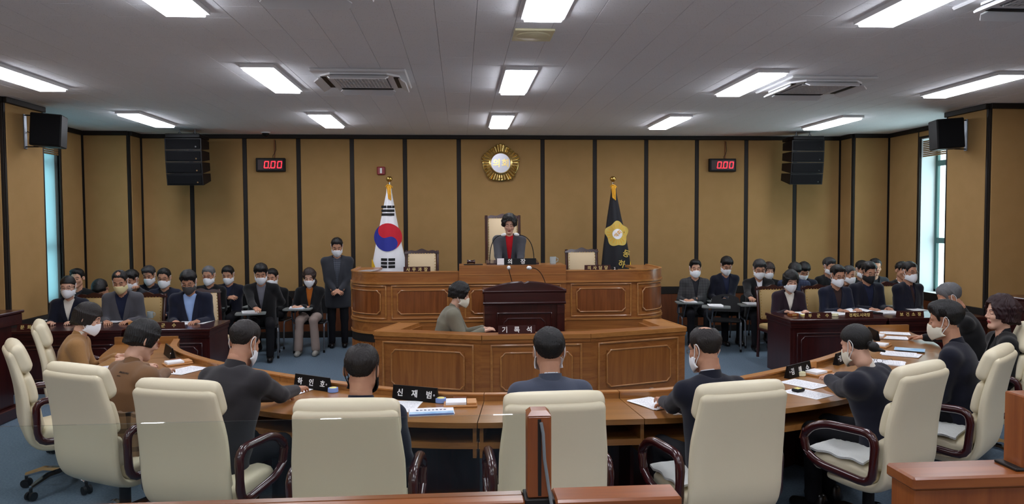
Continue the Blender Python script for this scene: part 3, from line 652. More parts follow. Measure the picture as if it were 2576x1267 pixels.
def exec_chair():
    t=thing('executive_chair','','chair')
    sh=smooth_path([(.16,.385),(.0,.375),(-.15,.385),(-.225,.44),(-.255,.54),(-.262,.66),(-.275,.80),(-.305,.95),(-.345,1.10)])
    wf=lambda s_: .44+.10*min(1,s_/.42)+.02*math.sin(min(1,max(0,(s_-.3)/.6))*PI)-.035*max(0,(s_-.75)/.25)
    pillow(MB(),sh,wf,.062,.032).build('back_shell','leather',t,60)
    pillow(MB(),[(.26,.455),(.12,.47),(-.02,.462),(-.18,.45)],lambda s_:.50,.125,.06,tuft=.10).build('seat_cushion','leather',t,60)
    pillow(MB(),smooth_path([(-.180,.50),(-.205,.60),(-.213,.70)]),lambda s_:.475,.080,.038,tuft=.22).build('lumbar_cushion','leather',t,60)
    pillow(MB(),smooth_path([(-.212,.715),(-.232,.82),(-.262,.925)]),lambda s_:.475,.075,.036,tuft=.15).build('back_cushion','leather',t,60)
    pillow(MB(),smooth_path([(-.245,.94),(-.275,1.03),(-.318,1.145)]),lambda s_:.515,.100,.048,tuft=.10).build('headrest_cushion','leather',t,60)
    for sx in(-1,1):
        x=.305*sx; C=[(-.215,.745),(.10,.735),(.235,.685),(.27,.575),(.19,.475),(-.20,.435)]; pts=[]
        n=len(C)
        for i in range(n):
            a,b,c=Vector(C[i-1]),Vector(C[i]),Vector(C[(i+1)%n]); r_=.085 if i not in(1,) else .05
            p0=b+(a-b).normalized()*r_; p1=b+(c-b).normalized()*r_
            for k in range(5): q=k/4; w_=p0*(1-q)**2+b*2*q*(1-q)+p1*q*q; pts.append((x+.0*sx,w_.x,w_.y))
        MB().tube(pts,.026,10,close=True,flat=1.0).build('armrest','maroon_wood',t,70)
    MB().tube([(0,0,.12),(0,0,.30)],.035,14).tube([(0,0,.30),(0,0,.36)],.024,12).build('gas_lift','black_plastic',t)
    MB().box(-.11,.11,-.13,.13,.335,.372,b=.01).build('tilt_plate','black_plastic',t)
    MB().tube([(.08,.02,.335),(.20,.03,.32),(.25,.03,.30)],.008,6).build('lever','black_plastic',t)
    b=MB(); 
    for k in range(5):
        a=2*PI*k/5+.3; d=Vector((math.cos(a),math.sin(a),0)); b.tube([d*.03+Vector((0,0,.13)),d*.16+Vector((0,0,.135)),d*.30+Vector((0,0,.095))],[.030,.026,.017],8)
    b.build('star_base','chrome',t)
    for k in range(5):
        a=2*PI*k/5+.3; d=Vector((math.cos(a),math.sin(a),0)); s_=Vector((-d.y,d.x,0)); c=d*.30+Vector((0,0,.033)); w_=MB()
        for g in(-1,1): w_.tube([c+s_*(.010*g),c+s_*(.030*g)],.031,14)
        w_.tube([d*.30+Vector((0,0,.033)),d*.30+Vector((0,0,.09))],.011,8); w_.build('caster','black_plastic',t)
    return t
exec_p=Proto(exec_chair)
GX='cream executive chairs around the horseshoe table'
def crest(mb,hw,z,h,y0,y1):
    xs=np.linspace(-hw,hw,21); P=[(x,z+h*(.55+.45*math.cos(x/hw*PI)) + (.012*math.cos(x/hw*PI*3))) for x in xs]
    return mb.prism([(-hw,z-.03)]+P+[(hw,z-.03)],y0,y1,axis=1)
def officer_chair(fabric='upholstery',H=1.05,W_=.50,arms=False):
    def mk():
        t=thing('upholstered_chair','','chair'); h=W_/2
        for sx in(-1,1):
            MB().box(sx*(h-.02)-.02,sx*(h-.02)+.02,.19,.23,.001,.42,b=.005).build('leg','mahogany_v',t)
            MB().tube([(sx*(h-.02),-.25,.001),(sx*(h-.02),-.22,.42),(sx*(h-.02),-.25,.75),(sx*(h-.02),-.31,H-.02)],.022,8).build('back_post','mahogany_v',t)
        MB().box(-h,h,-.23,.23,.40,.44,b=.006).build('seat_rail','mahogany',t)
        pillow(MB(),[(.235,.465),(.05,.475),(-.20,.465)],lambda s_:W_-.01,.085,.035,tuft=.1).build('seat_pad',fabric,t,60)
        M=Matrix.Translation((0,-.235,.55))@Matrix.Rotation(.125,4,'X'); bh=H-.60
        MB().box(-h+.045,h-.045,-.03,.035,0,bh,b=.02).xf(M).build('back_pad',fabric,t,60)
        crest(MB(),h+.005,bh+.015,.035,-.035,.03).xf(M).build('crest_rail','mahogany',t); MB().box(-h+.02,h-.02,-.03,.025,-.04,-.002,b=.005).xf(M).build('lower_rail','mahogany',t)
        st=MB()
        for k in range(int(bh/.042)): 
            for sx in(-1,1): st.lathe([(.001,.0),(.0065,.0),(.0065,.004),(.003,.008),(.001,.009)],6,(sx*(h-.058),.0345,.03+k*.042),axis=1)
        for k in range(int((W_-.12)/.042)): st.lathe([(.001,.0),(.0065,.0),(.0065,.004),(.003,.008),(.001,.009)],6,(-h+.08+k*.042,.0345,bh-.012),axis=1)
        st.xf(M).build('nail_studs','brass',t)['kind']='stuff'
        if arms:
            for sx in(-1,1):
                a=MB().tube([(sx*(h+.01),-.25,.68),(sx*(h+.02),-.05,.70),(sx*(h+.02),.19,.68),(sx*(h+.02),.21,.66)],.022,8).build('armrest','mahogany',t); MB().tube([(sx*(h+.015),.17,.42),(sx*(h+.02),.18,.68)],.018,8).build('arm_post','mahogany_v',a)
        return t
    return mk
off_p=Proto(officer_chair('upholstery_gold')); off_c=Proto(officer_chair('upholstery',1.10,.52)); tall_p=Proto(officer_chair('upholstery',1.58,.56,True))
def tablet_chair():
    t=thing('tablet_chair','','chair')
    for sx in(-1,1):
        x=.225*sx
        MB().tube([(x,.24,.03),(x,.215,.40),(x,.19,.435),(x,-.14,.435),(x,-.18,.41),(x,-.26,.03)],.0125,8).build('leg_frame','steel_gray',t)
        for y in(.24,-.26): MB().tube([(x,y,.001),(x,y,.04)],.016,8).build('foot_cap','black_plastic',t)
        MB().tube([(x*.95,-.16,.43),(x*.93,-.215,.60),(x*.9,-.245,.74)],.011,8).build('back_post','steel_gray',t)
    MB().tube([(-.22,.0,.425),(.22,.0,.425)],.010,8).build('cross_bar','steel_gray',t)
    pillow(MB(),[(.21,.452),(.05,.458),(-.17,.455)],lambda s_:.44,.03,.014).build('seat','black_plastic',t,60)
    # curved back rest with hand slot
    nu,nz=14,8; V=[];
    for side_ in(0,1):
        for j in range(nz+1):
            for i in range(nu+1):
                u=-1+2*i/nu; v=j/nz; x=u*.225*(1-.12*v**3); y=-.205-.075*v+.05*u*u-(.016 if side_ else 0); V.append((x,y,.56+.27*v-.05*u*u*v*v))
    idx=lambda s_,j,i:s_*(nz+1)*(nu+1)+j*(nu+1)+i; Fs=[]; hole={(6,6),(6,7),(6,5),(6,8)}
    for j in range(nz):
        for i in range(nu):
            if (j,i) in hole: continue
            Fs.append((idx(0,j,i),idx(0,j,i+1),idx(0,j+1,i+1),idx(0,j+1,i))); Fs.append((idx(1,j,i),idx(1,j+1,i),idx(1,j+1,i+1),idx(1,j,i+1)))
    for j in range(nz): Fs+=[(idx(0,j,0),idx(0,j+1,0),idx(1,j+1,0),idx(1,j,0)),(idx(0,j,nu),idx(1,j,nu),idx(1,j+1,nu),idx(0,j+1,nu))]
    for i in range(nu): Fs+=[(idx(0,0,i),idx(1,0,i),idx(1,0,i+1),idx(0,0,i+1)),(idx(0,nz,i),idx(0,nz,i+1),idx(1,nz,i+1),idx(1,nz,i))]
    MB().add(V,Fs).build('backrest','black_plastic',t,60)
    ol=[]
    for (cx,cy,a0) in ((.30,.44,0),(-.02,.44,PI/2),(-.02,.26,PI),(.30,.22,1.5*PI)): ol+= [(cx+.05*math.cos(a0+PI/2*k/4),cy+.05*math.sin(a0+PI/2*k/4)) for k in range(5)]
    MB().prism(ol,.685,.703).build('writing_tablet','tablet_gray',t)
    MB().tube([(.235,.02,.435),(.275,.04,.50),(.275,.12,.665),(.25,.30,.68)],.012,8).tube([(.20,.19,.435),(.20,.26,.52),(.18,.33,.68)],.010,8).build('tablet_arm','steel_gray',t)
    return t
tab_p=Proto(tablet_chair); GT='tablet-arm chairs along the back wall'
# executive chairs: place on the floor under the seat, heading, label
def chair_at(px,py,zt,yaw,label):
    """px,py: middle of the top edge of the back in the picture"""
    q=atZ(px,py,zt); a=math.radians(yaw); f=Vector((math.sin(a),math.cos(a),0))     # yaw: 0 looks into the room, + turns right
    return exec_p((q.x+f.x*.30,q.y+f.y*.30,.001),-a,label,GX,1.0)
EX=[(36,850,1.17,55,'cream leather executive chair, empty, cut by the left edge'),
 (100,801,1.17,60,'cream leather executive chair of the woman in the camel coat'),
 (194,905,1.17,28,'cream leather executive chair of the woman in the brown sweater'),
 (448,943,1.17,17,'cream leather executive chair of the man in the charcoal suit'),
 (872,990,1.17,3,'cream leather executive chair of the balding man in a navy jacket'),
 (1394,973,1.17,-2,'cream leather executive chair in the middle behind the rail post'),
 (1863,948,1.17,-11,'cream leather executive chair of the man with a bald crown'),
 (2312,903,1.17,-29,'cream leather executive chair of the ponytailed woman with white cushion edge'),
 (2514,862,1.17,-40,'cream leather executive chair of the man in a beige mask'),
 (2585,808,1.17,-58,'cream leather executive chair of the burgundy haired woman, mostly hidden')]
EXO=[chair_at(*e) for e in EX]
# bench chairs
q=atY(1061,640,11.2); off_c((q.x,10.95,PLAT+.001),PI,'low upholstered chair with carved crest behind the left bench wing','bench chairs',1.03)
q=atY(1464,642,11.2); off_c((q.x,10.95,PLAT+.001),PI,'low upholstered chair with carved crest behind the right bench wing','bench chairs',1.03)
q=atY(1265,536,11.3); tall_p((q.x,11.05,PLAT+.141),PI,'tall carved mahogany presiding chair with beige back',None,.97)
# ---------------------------------------------------------------- people: signed-distance bodies meshed with surface nets
def snet(f,lo,hi,h):
    ax=[np.arange(lo[i],hi[i]+h,h) for i in range(3)]; n=[len(a) for a in ax]
    P=np.stack(np.meshgrid(*ax,indexing='ij'),-1).reshape(-1,3); d=f(P).reshape(n); ins=d<0
    acc=np.zeros((n[0]-1,n[1]-1,n[2]-1,3)); cnt=np.zeros((n[0]-1,n[1]-1,n[2]-1)); E=[]
    for a in range(3):
        s0=[slice(None)]*3; s1=[slice(None)]*3; s0[a]=slice(None,-1); s1[a]=slice(1,None); s0,s1=tuple(s0),tuple(s1)
        d0,d1=d[s0],d[s1]; cr_=ins[s0]!=ins[s1]; I=np.argwhere(cr_)
        if not len(I): continue
        t_=d0[cr_]/(d0[cr_]-d1[cr_]); pos=np.stack([ax[k][I[:,k]] for k in range(3)],1); pos[:,a]+=t_*h
        b,c=[(1,2),(2,0),(0,1)][a]; ok=(I[:,b]>0)&(I[:,c]>0)&(I[:,b]<n[b]-1)&(I[:,c]<n[c]-1); I=I[ok]; pos=pos[ok]; sg=d0[cr_][ok]<0
        cells=[]
        for ob,oc in((-1,-1),(0,-1),(0,0),(-1,0)):
            J=I.copy(); J[:,b]+=ob; J[:,c]+=oc; cells.append(J); np.add.at(acc,tuple(J.T),pos); np.add.at(cnt,tuple(J.T),1)
        E.append((cells,sg))
    idx=-np.ones(cnt.shape,int); m=cnt>0; idx[m]=np.arange(m.sum()); V=acc[m]/cnt[m][:,None]; Q=[]
    for cells,sg in E:
        q=np.stack([idx[tuple(c.T)] for c in cells],1); q[~sg]=q[~sg][:,::-1]; Q.append(q)
    return V,np.concatenate(Q)
def cap(P,a,b,ra,rb=None):
    rb=ra if rb is None else rb; a=np.asarray(a,float); b=np.asarray(b,float); ab=b-a; t_=np.clip(((P-a)@ab)/max(ab@ab,1e-9),0,1)
    return np.linalg.norm(P-a-t_[:,None]*ab,axis=1)-(ra+(rb-ra)*t_)
def ell(P,c,r):
    q=(P-np.asarray(c))/np.asarray(r); k0=np.linalg.norm(q,axis=1); k1=np.linalg.norm(q/np.asarray(r),axis=1)+1e-9; return k0*(k0-1)/k1
def smin(a,b,k): h=np.clip(.5+.5*(b-a)/k,0,1); return b+(a-b)*h-k*h*(1-h)
def smax(a,b,k): return -smin(-a,-b,k)
def both(f,P): Q=P.copy(); Q[:,0]=np.abs(Q[:,0]); return f(Q)
def np_mesh(name,V,Q,mats,mi=None,smooth=True):
    me=bpy.data.meshes.new(name); me.vertices.add(len(V)); me.vertices.foreach_set('co',np.asarray(V,np.float32).ravel())
    k=Q.shape[1]; me.loops.add(len(Q)*k); me.loops.foreach_set('vertex_index',Q.astype(np.int32).ravel()); me.polygons.add(len(Q)); me.polygons.foreach_set('loop_start',np.arange(0,len(Q)*k,k,dtype=np.int32)); me.polygons.foreach_set('loop_total',np.full(len(Q),k,np.int32))
    for m in mats: me.materials.append(MATS[m])
    if mi is not None: me.polygons.foreach_set('material_index',mi.astype(np.int32))
    if smooth: me.polygons.foreach_set('use_smooth',np.ones(len(Q),bool))
    me.update(); me.validate(); return me
# ---- head
def head_sdf(P,fem=False):
    Q=P.copy(); Q[:,0]=np.abs(Q[:,0])
    d=ell(P,(0,-.012,.045),(.076,.096,.085)); d=smin(d,ell(P,(0,.022,-.035),(.060 if fem else .064,.068,.090)),.03)
    d=smin(d,cap(Q,(.050,.0,-.06),(.012,.062,-.112),.020,.020),.02); d=smin(d,ell(P,(0,.066,-.108),(.026,.022,.022)),.02)
    d=smin(d,ell(Q,(.040,.055,-.028),(.027,.027,.025)),.02); d=smin(d,cap(Q,(.0,.083,.024),(.045,.070,.026),.010),.014)
    d=smax(d,-ell(Q,(.031,.100,.002),(.021,.022,.013)),.012); d=smin(d,ell(Q,(.031,.070,.0),(.017,.016,.013)),.004)
    d=smin(d,cap(P,(0,.084,.012),(0,.104,-.026),.008,.012),.012); d=smin(d,ell(Q,(.012,.095,-.033),(.009,.011,.008)),.006)
    d=smin(d,ell(P,(0,.084,-.064),(.025,.013,.008)),.008); d=smin(d,ell(P,(0,.080,-.076),(.021,.013,.008)),.006); d=smax(d,-ell(P,(0,.099,-.0695),(.021,.007,.002)),.004)
    qc=Q-np.array([.080,-.006,-.003]); e=ell(np.stack([qc@np.array([.82,.57,0]),qc@np.array([.57,-.82,0])-.012,qc[:,2]+.25*(qc@np.array([.57,-.82,0])-.012)],1),(0,0,0),(.0065,.021,.036)); e=smax(e,-ell(np.stack([qc@np.array([.82,.57,0])-.006,qc@np.array([.57,-.82,0])-.010,qc[:,2]-.004],1),(0,0,0),(.005,.011,.020)),.004); d=smin(d,e,.005)
    return smin(d,cap(P,(0,-.012,-.05),(0,-.022,-.115),.054,.056),.03)
_hc={}
def head_tmpl(lod,fem):
    if (lod,fem) not in _hc:
        V,Q=snet(lambda P:head_sdf(P,fem),(-.105,-.135,-.19),(.105,.14,.15),.0048 if lod else .0072)
        c=V[Q].mean(1); ax_=np.abs(c[:,0]); mi=np.zeros(len(Q)); f_=c[:,1]>.05
        mi[f_&(c[:,1]>.074)&(ax_<.022)&(c[:,2]<-.059)&(c[:,2]>-.081)]=1
        mi[f_&(ax_>.013)&(ax_<.049)&(np.abs(c[:,2]-.0275-.004*np.sin((ax_-.013)/.036*PI))<.0042)]=2
        mi[f_&(ax_>.016)&(ax_<.046)&(np.abs(c[:,2]+.003)<.0036)]=3
        _hc[lod,fem]=(V,Q,mi)
    return _hc[lod,fem]
# ---- hand: wrist at origin, fingers +Y, back of hand +Z, thumb at -X
def hand_sdf(P,curl):
    d=np.maximum.reduce([np.abs(P[:,0])-.028,np.abs(P[:,1]-.045)-.036,np.abs(P[:,2])-.003])-.010
    d=smin(d,cap(P,(0,-.05,0),(0,.015,0),.025,.026),.02)
    for k,(x,L) in enumerate(((-.030,.072),(-.010,.080),(.0105,.075),(.030,.060))):
        a=np.array([x,.085,0.]); an=curl*.35; sp=(x/.03)*.10
        for s_,(fr,r0,r1) in enumerate(((.44,.0095,.0088),(.31,.0088,.0082),(.25,.0082,.0072))):
            b=a+L*fr*np.array([math.sin(sp)*math.cos(an),math.cos(an)*math.cos(sp),-math.sin(an)]); g=cap(P,a,b,r0,r1); d=smin(d,g,.004 if s_ else .006); a=b; an+=curl*.8
    a=np.array([-.030,.020,-.004]); b=np.array([-.058,.050,-.012]); c=np.array([-.062+.02*curl,.082,-.020]); d=smin(d,cap(P,a,b,.014,.011),.010); return smin(d,cap(P,b,c,.011,.0085),.004)
_hd={}
def hand_tmpl(curl,lod):
    if (curl,lod) not in _hd: _hd[curl,lod]=snet(lambda P:hand_sdf(P,curl),(-.10,-.085,-.085),(.07,.19,.04),.0045 if lod else .0062)
    return _hd[curl,lod]
# ---- hair
def noise3(P,f,s=0):
    return (np.sin(P[:,0]*f+s)+np.sin(P[:,1]*f*1.13+s*2+1)+np.sin(P[:,2]*f*.94+s*3+2)+np.sin((P[:,0]+P[:,1])*f*.8+s)+np.sin((P[:,1]-P[:,2])*f*.7+2*s))/5
def strands(P,s=0,f=46):
    a=np.arctan2(P[:,0],P[:,1]+.05); return np.sin(a*f+5*np.sin(P[:,2]*30+s)+7*np.sin(P[:,1]*22+s))
def hair_sdf(P,kind):
    ax_=np.abs(P[:,0]); x,y,z=P.T
    if kind in('crownthin','short','crop','full','bald','thin','swept','grayshort'):
        t_={'short':.016,'crop':.010,'full':.024,'bald':.010,'thin':.011,'crownthin':.012,'swept':.020,'grayshort':.017}[kind]
        fr={'short':.086,'crop':.090,'full':.072,'bald':.104,'thin':.104,'crownthin':.09,'swept':.086,'grayshort':.086}[kind]
        line=np.interp(y,[-.12,-.07,-.052,-.038,-.030,.012,.017,.032,.038,.052,.070,.12],[-.085,-.078,-.064,-.036,.034,.038,-.008,-.004,.030,fr-.026,fr-.004,fr])
        line+=np.where(y>.03,np.clip((.05-ax_)/.05,0,1)*(-.008),0)+.0035*np.sin(x*190+1)+.002*np.sin(x*430)
        tt=t_*np.clip((z-line)/.055,.0,1)**.6*np.clip(.45+(z+.02)/.12,.35,1.05)
        d=ell(P,(0,-.014,.042),(.0775,.0975,.0885))-tt-.0026*strands(P)*np.clip((z-line)/.03,0,1)-.003*noise3(P,95,3)*np.clip((z-line)/.04,0,1)
        if kind in('full','swept'): d=smin(d,ell(P,(.022 if kind=='swept' else 0,.040,.112),(.056,.048,.030))-.003*strands(P,1,60),.03)
        d=smax(d,(line-z)*.85,.004)
        if kind=='bald': d=smax(d,-(np.linalg.norm(P-np.array([.005,-.045,.155]),axis=1)-.060-.006*noise3(P,200)),.004)
        if kind=='crownthin': d=smax(d,-(np.linalg.norm(P-np.array([.004,-.035,.165]),axis=1)-.046-.016*strands(P,1,26)),.003)
        if kind=='thin': d=smax(d,-(np.linalg.norm(P-np.array([0,.03,.165]),axis=1)-.055-.01*strands(P,1,30)),.004)
        return d
    if kind=='bun':
        d=ell(P,(0,-.014,.042),(.078,.098,.090))-.010-.0018*strands(P); line=np.interp(y,[-.12,-.05,.0,.03,.055,.12],[-.075,-.06,.02,.035,.055,.078]); d=smax(d,(line-z)*.85,.006)
        d=smin(d,ell(P,(0,-.125,-.035),(.040,.034,.036))+.003*noise3(P,110),.012); return smin(d,cap(P,(.0,-.14,-.05),(.03,-.175,-.075),.020,.007)+.003*noise3(P,140),.01)
    vol,low,amp,fq,front={'bob':(.020,-.105,.0025,70,.052),'bobback':(.020,-.085,.0025,60,.05),'perm':(.032,-.050,.008,85,.082),'perm2':(.026,-.058,.006,90,.07),'pixie':(.016,-.062,.003,60,.075),'perm3':(.034,-.095,.008,80,.085),'long':(.018,-.21,.004,60,.075)}[kind]
    d=ell(P,(0,-.016,.042),(.078,.098,.090))-vol*np.clip(.55+z*4-(y-.02)*2.2,.45,1)
    wv=.0 if kind!='long' else .012*np.sin(z*45)
    cyl=np.maximum((np.sqrt((x/(.080+vol*.9+wv))**2+((y+.022)/(.088+vol))**2)-1)*.08,np.maximum(z-.05,low-z+.03*np.clip((ax_-.03)/.05,0,1)))
    d=smin(d,cyl,.035)-amp*noise3(P,fq)-.5*amp*noise3(P,fq*2.1,4)-.0025*strands(P,2)
    wid=np.interp(z,[-.12,-.03,.03,.06,.1],[.062,.067,.062,.050,.02]); op=np.maximum.reduce([.046-y+.35*np.clip(ax_-.048,0,1),ax_-wid,z-front+.0025*np.sin(x*300)-.004*noise3(P,60,7)]); d=smax(d,-op,.012)
    low2=np.maximum.reduce([.022-y,z+.045]) ; d=smax(d,-low2,.014) if kind not in('long','bob') else d
    return d
_hr={}
def hair_mesh(kind,col,lod):
    k=(kind,col,lod)
    if k not in _hr:
        g=('g',kind,lod)
        if g not in _hr: _hr[g]=snet(lambda P:hair_sdf(P,kind),(-.14,-.21,-.26),(.14,.16,.19),.0048 if lod else .0068)
        _hr[k]=np_mesh('hair',*_hr[g],[col])
    return _hr[k]
_mk={}
def mask_mesh(col,dx=0):
    if col in _mk: return _mk[col]
    nu,nv=22,12; V=[]
    for s_ in(0,1):
        for j in range(nv+1):
            for i in range(nu+1):
                u=-1+2*i/nu; v=-1+2*j/nv; hh=.058*(1-.58*abs(u)**1.7); z_=-.068+.0*u-v*hh; k=abs(u)
                y_=.020+.100*(1-k**2.1)-.020*max(0,v)**2-(.012*max(0,-v)**2); V.append((.083*u-(.003*np.sign(u) if s_ else 0),y_-(.004 if s_ else 0),z_))
    idx=lambda s_,j,i:s_*(nv+1)*(nu+1)+j*(nu+1)+i; Q=[]
    for j in range(nv):
        for i in range(nu): Q+=[(idx(0,j,i),idx(0,j+1,i),idx(0,j+1,i+1),idx(0,j,i+1)),(idx(1,j,i),idx(1,j,i+1),idx(1,j+1,i+1),idx(1,j+1,i))]
    for j in range(nv): Q+=[(idx(0,j,0),idx(1,j,0),idx(1,j+1,0),idx(0,j+1,0)),(idx(0,j,nu),idx(0,j+1,nu),idx(1,j+1,nu),idx(1,j,nu))]
    for i in range(nu): Q+=[(idx(0,0,i),idx(0,0,i+1),idx(1,0,i+1),idx(1,0,i)),(idx(0,nv,i),idx(1,nv,i),idx(1,nv,i+1),idx(0,nv,i+1))]
    st=[]
    for sx in(-1,1):
        s_=MB(); a_=[(.079,.024,-.048),(.082,.005,-.020),(.088,-.012,.022),(.089,-.026,.030),(.086,-.037,.010),(.085,-.036,-.012),(.083,-.024,-.034),(.080,.004,-.062),(.077,.024,-.090)]
        s_.tube([(sx*p[0],p[1],p[2]) for p in smooth_path(a_,3)],.0026,5); s_.mats=['strap_white' if col!='mask_black' else 'mask_black']; st.append(s_.mesh('strap',60))
    _mk[col]=(np_mesh('mask',np.array(V),np.array(Q),[col]),st); return _mk[col]
_gl={}
def glasses_mesh(col):
    if col not in _gl:
        f=MB()
        for sx in(-1,1): f.tube([(sx*.034+.0225*math.copysign(abs(math.cos(a))**.75,math.cos(a)),.103-.012*(abs(math.cos(a))*(1 if math.cos(a)*sx>0 else 0)),.0+.0165*math.copysign(abs(math.sin(a))**.75,math.sin(a))) for a in np.linspace(0,2*PI,17)[:-1]],.0018,5,close=True); f.tube([(sx*.056,.090,.006),(sx*.080,.05,.008),(sx*.088,-.01,.010),(sx*.088,-.03,-.006)],.0017,5)
        f.tube([(-.0115,.104,.003),(0,.108,.005),(.0115,.104,.003)],.0018,5); f.mats=[col]; _gl[col]=f.mesh('glasses',60)
    return _gl[col]
SHOE=None
def shoe_mesh(col):
    k='shoe'+col
    if k not in _gl:
        global SHOE
        if SHOE is None: SHOE=snet(lambda P:np.maximum(smin(cap(P,(0,-.05,.045),(0,.13,.032),.044,.040),cap(P,(0,-.045,.05),(0,-.05,.10),.044,.040),.04),.002-P[:,2]),(-.07,-.12,-.01),(.07,.20,.13),.015)
        _gl[k]=np_mesh('shoe',*SHOE,[col])
    return _gl[k]
# clothing and skin colours
for n_,c_,c2 in (('skin_a',(206,158,130),(196,146,118)),('skin_b',(190,142,114),(180,130,104)),('skin_c',(216,172,148),(206,160,136))): mat(n_,c_,.5,noise=(c2,14),spec=.35)
mat('lips',(172,104,94),.45); mat('lips_red',(158,62,62),.4); mat('lash',(34,24,22),.5)
def _hair(n_,c_):
    m=mat(n_,c_,.5,spec=.4,bump=(60,.3)); mp=[n for n in m.node_tree.nodes if n.type=='MAPPING'][0]; mp.inputs['Scale'].default_value=(4,4,.7)
for n_,c_ in (('hair_black',(16,14,14)),('hair_dark',(30,24,22)),('hair_gray',(96,96,98)),('hair_salt',(52,51,52)),('hair_brown',(44,30,25)),('hair_burgundy',(42,18,22))): _hair(n_,c_)
for n_,c_ in (('mask_white',(236,238,242)),('mask_cream',(226,220,200)),('mask_yellow',(226,212,160)),('mask_black',(22,22,24)),('mask_gray',(70,68,68)),('strap_white',(232,232,232))): mat(n_,c_,.75,bump=(60,.1))
CL=dict(navy=(24,28,46),navy2=(20,22,36),black=(18,18,20),charcoal=(44,42,45),slate=(70,76,92),gray=(70,70,76),dgray=(46,48,54),camel=(158,118,74),brown=(120,88,60),sage=(120,116,100),burgundy=(40,26,36),suitgray=(78,78,84),blackcoat=(22,22,28))
for k_,c_ in CL.items(): mat('cloth_'+k_,c_,.88,weave=500 if k_!='camel' else 120,sheen=.15,spec=.2)
mat('cloth_plaid',(50,50,52),.88,check=((84,82,82),22,.12)); mat('cloth_plaidnavy',(38,46,70),.88,check=((70,78,104),26,.14)); mat('cloth_shirtplaid',(56,60,70),.85,check=((96,100,110),30,.2))
for k_,c_ in dict(white=(226,226,230),blue=(150,178,224),lblue=(176,190,220),lilac=(190,180,204),dark=(36,36,42),navyk=(30,36,60),red=(190,24,34),rust=(176,96,30),ivory=(224,218,206),gray=(104,104,112),brownk=(58,42,40),purple=(52,46,72)).items(): mat('shirt_'+k_,c_,.8,spec=.25)
mat('tr_dark',(24,24,28),.9,spec=.2); mat('tr_beige',(156,140,132),.9,spec=.2); mat('tr_navy',(24,28,42),.9,spec=.2)
mat('shoe_black',(16,14,14),.3); mat('shoe_white',(150,148,140),.6)
mat('glass_frame_black',(18,16,16),.35); mat('glass_frame_red',(130,26,36),.35); mat('glass_frame_metal',(120,110,96),.3,metal=.8)
PROF={'m':([0,.22,.45,.62,.80,.92,1.0,1.06],[.194,.188,.190,.196,.182,.130,.078,.066],[.138,.132,.130,.132,.114,.088,.072,.064]),
      'f':([0,.22,.45,.62,.80,.92,1.0,1.06],[.182,.166,.164,.170,.156,.110,.068,.056],[.130,.122,.122,.124,.102,.080,.064,.056])}
WARN=[]
def Rx(a): c,s_=math.cos(a),math.sin(a); return np.array([[1,0,0],[0,c,-s_],[0,s_,c]])
def Ry(a): c,s_=math.cos(a),math.sin(a); return np.array([[c,0,s_],[0,1,0],[-s_,0,c]])
def Rz(a): c,s_=math.cos(a),math.sin(a); return np.array([[c,-s_,0],[s_,c,0],[0,0,1]])
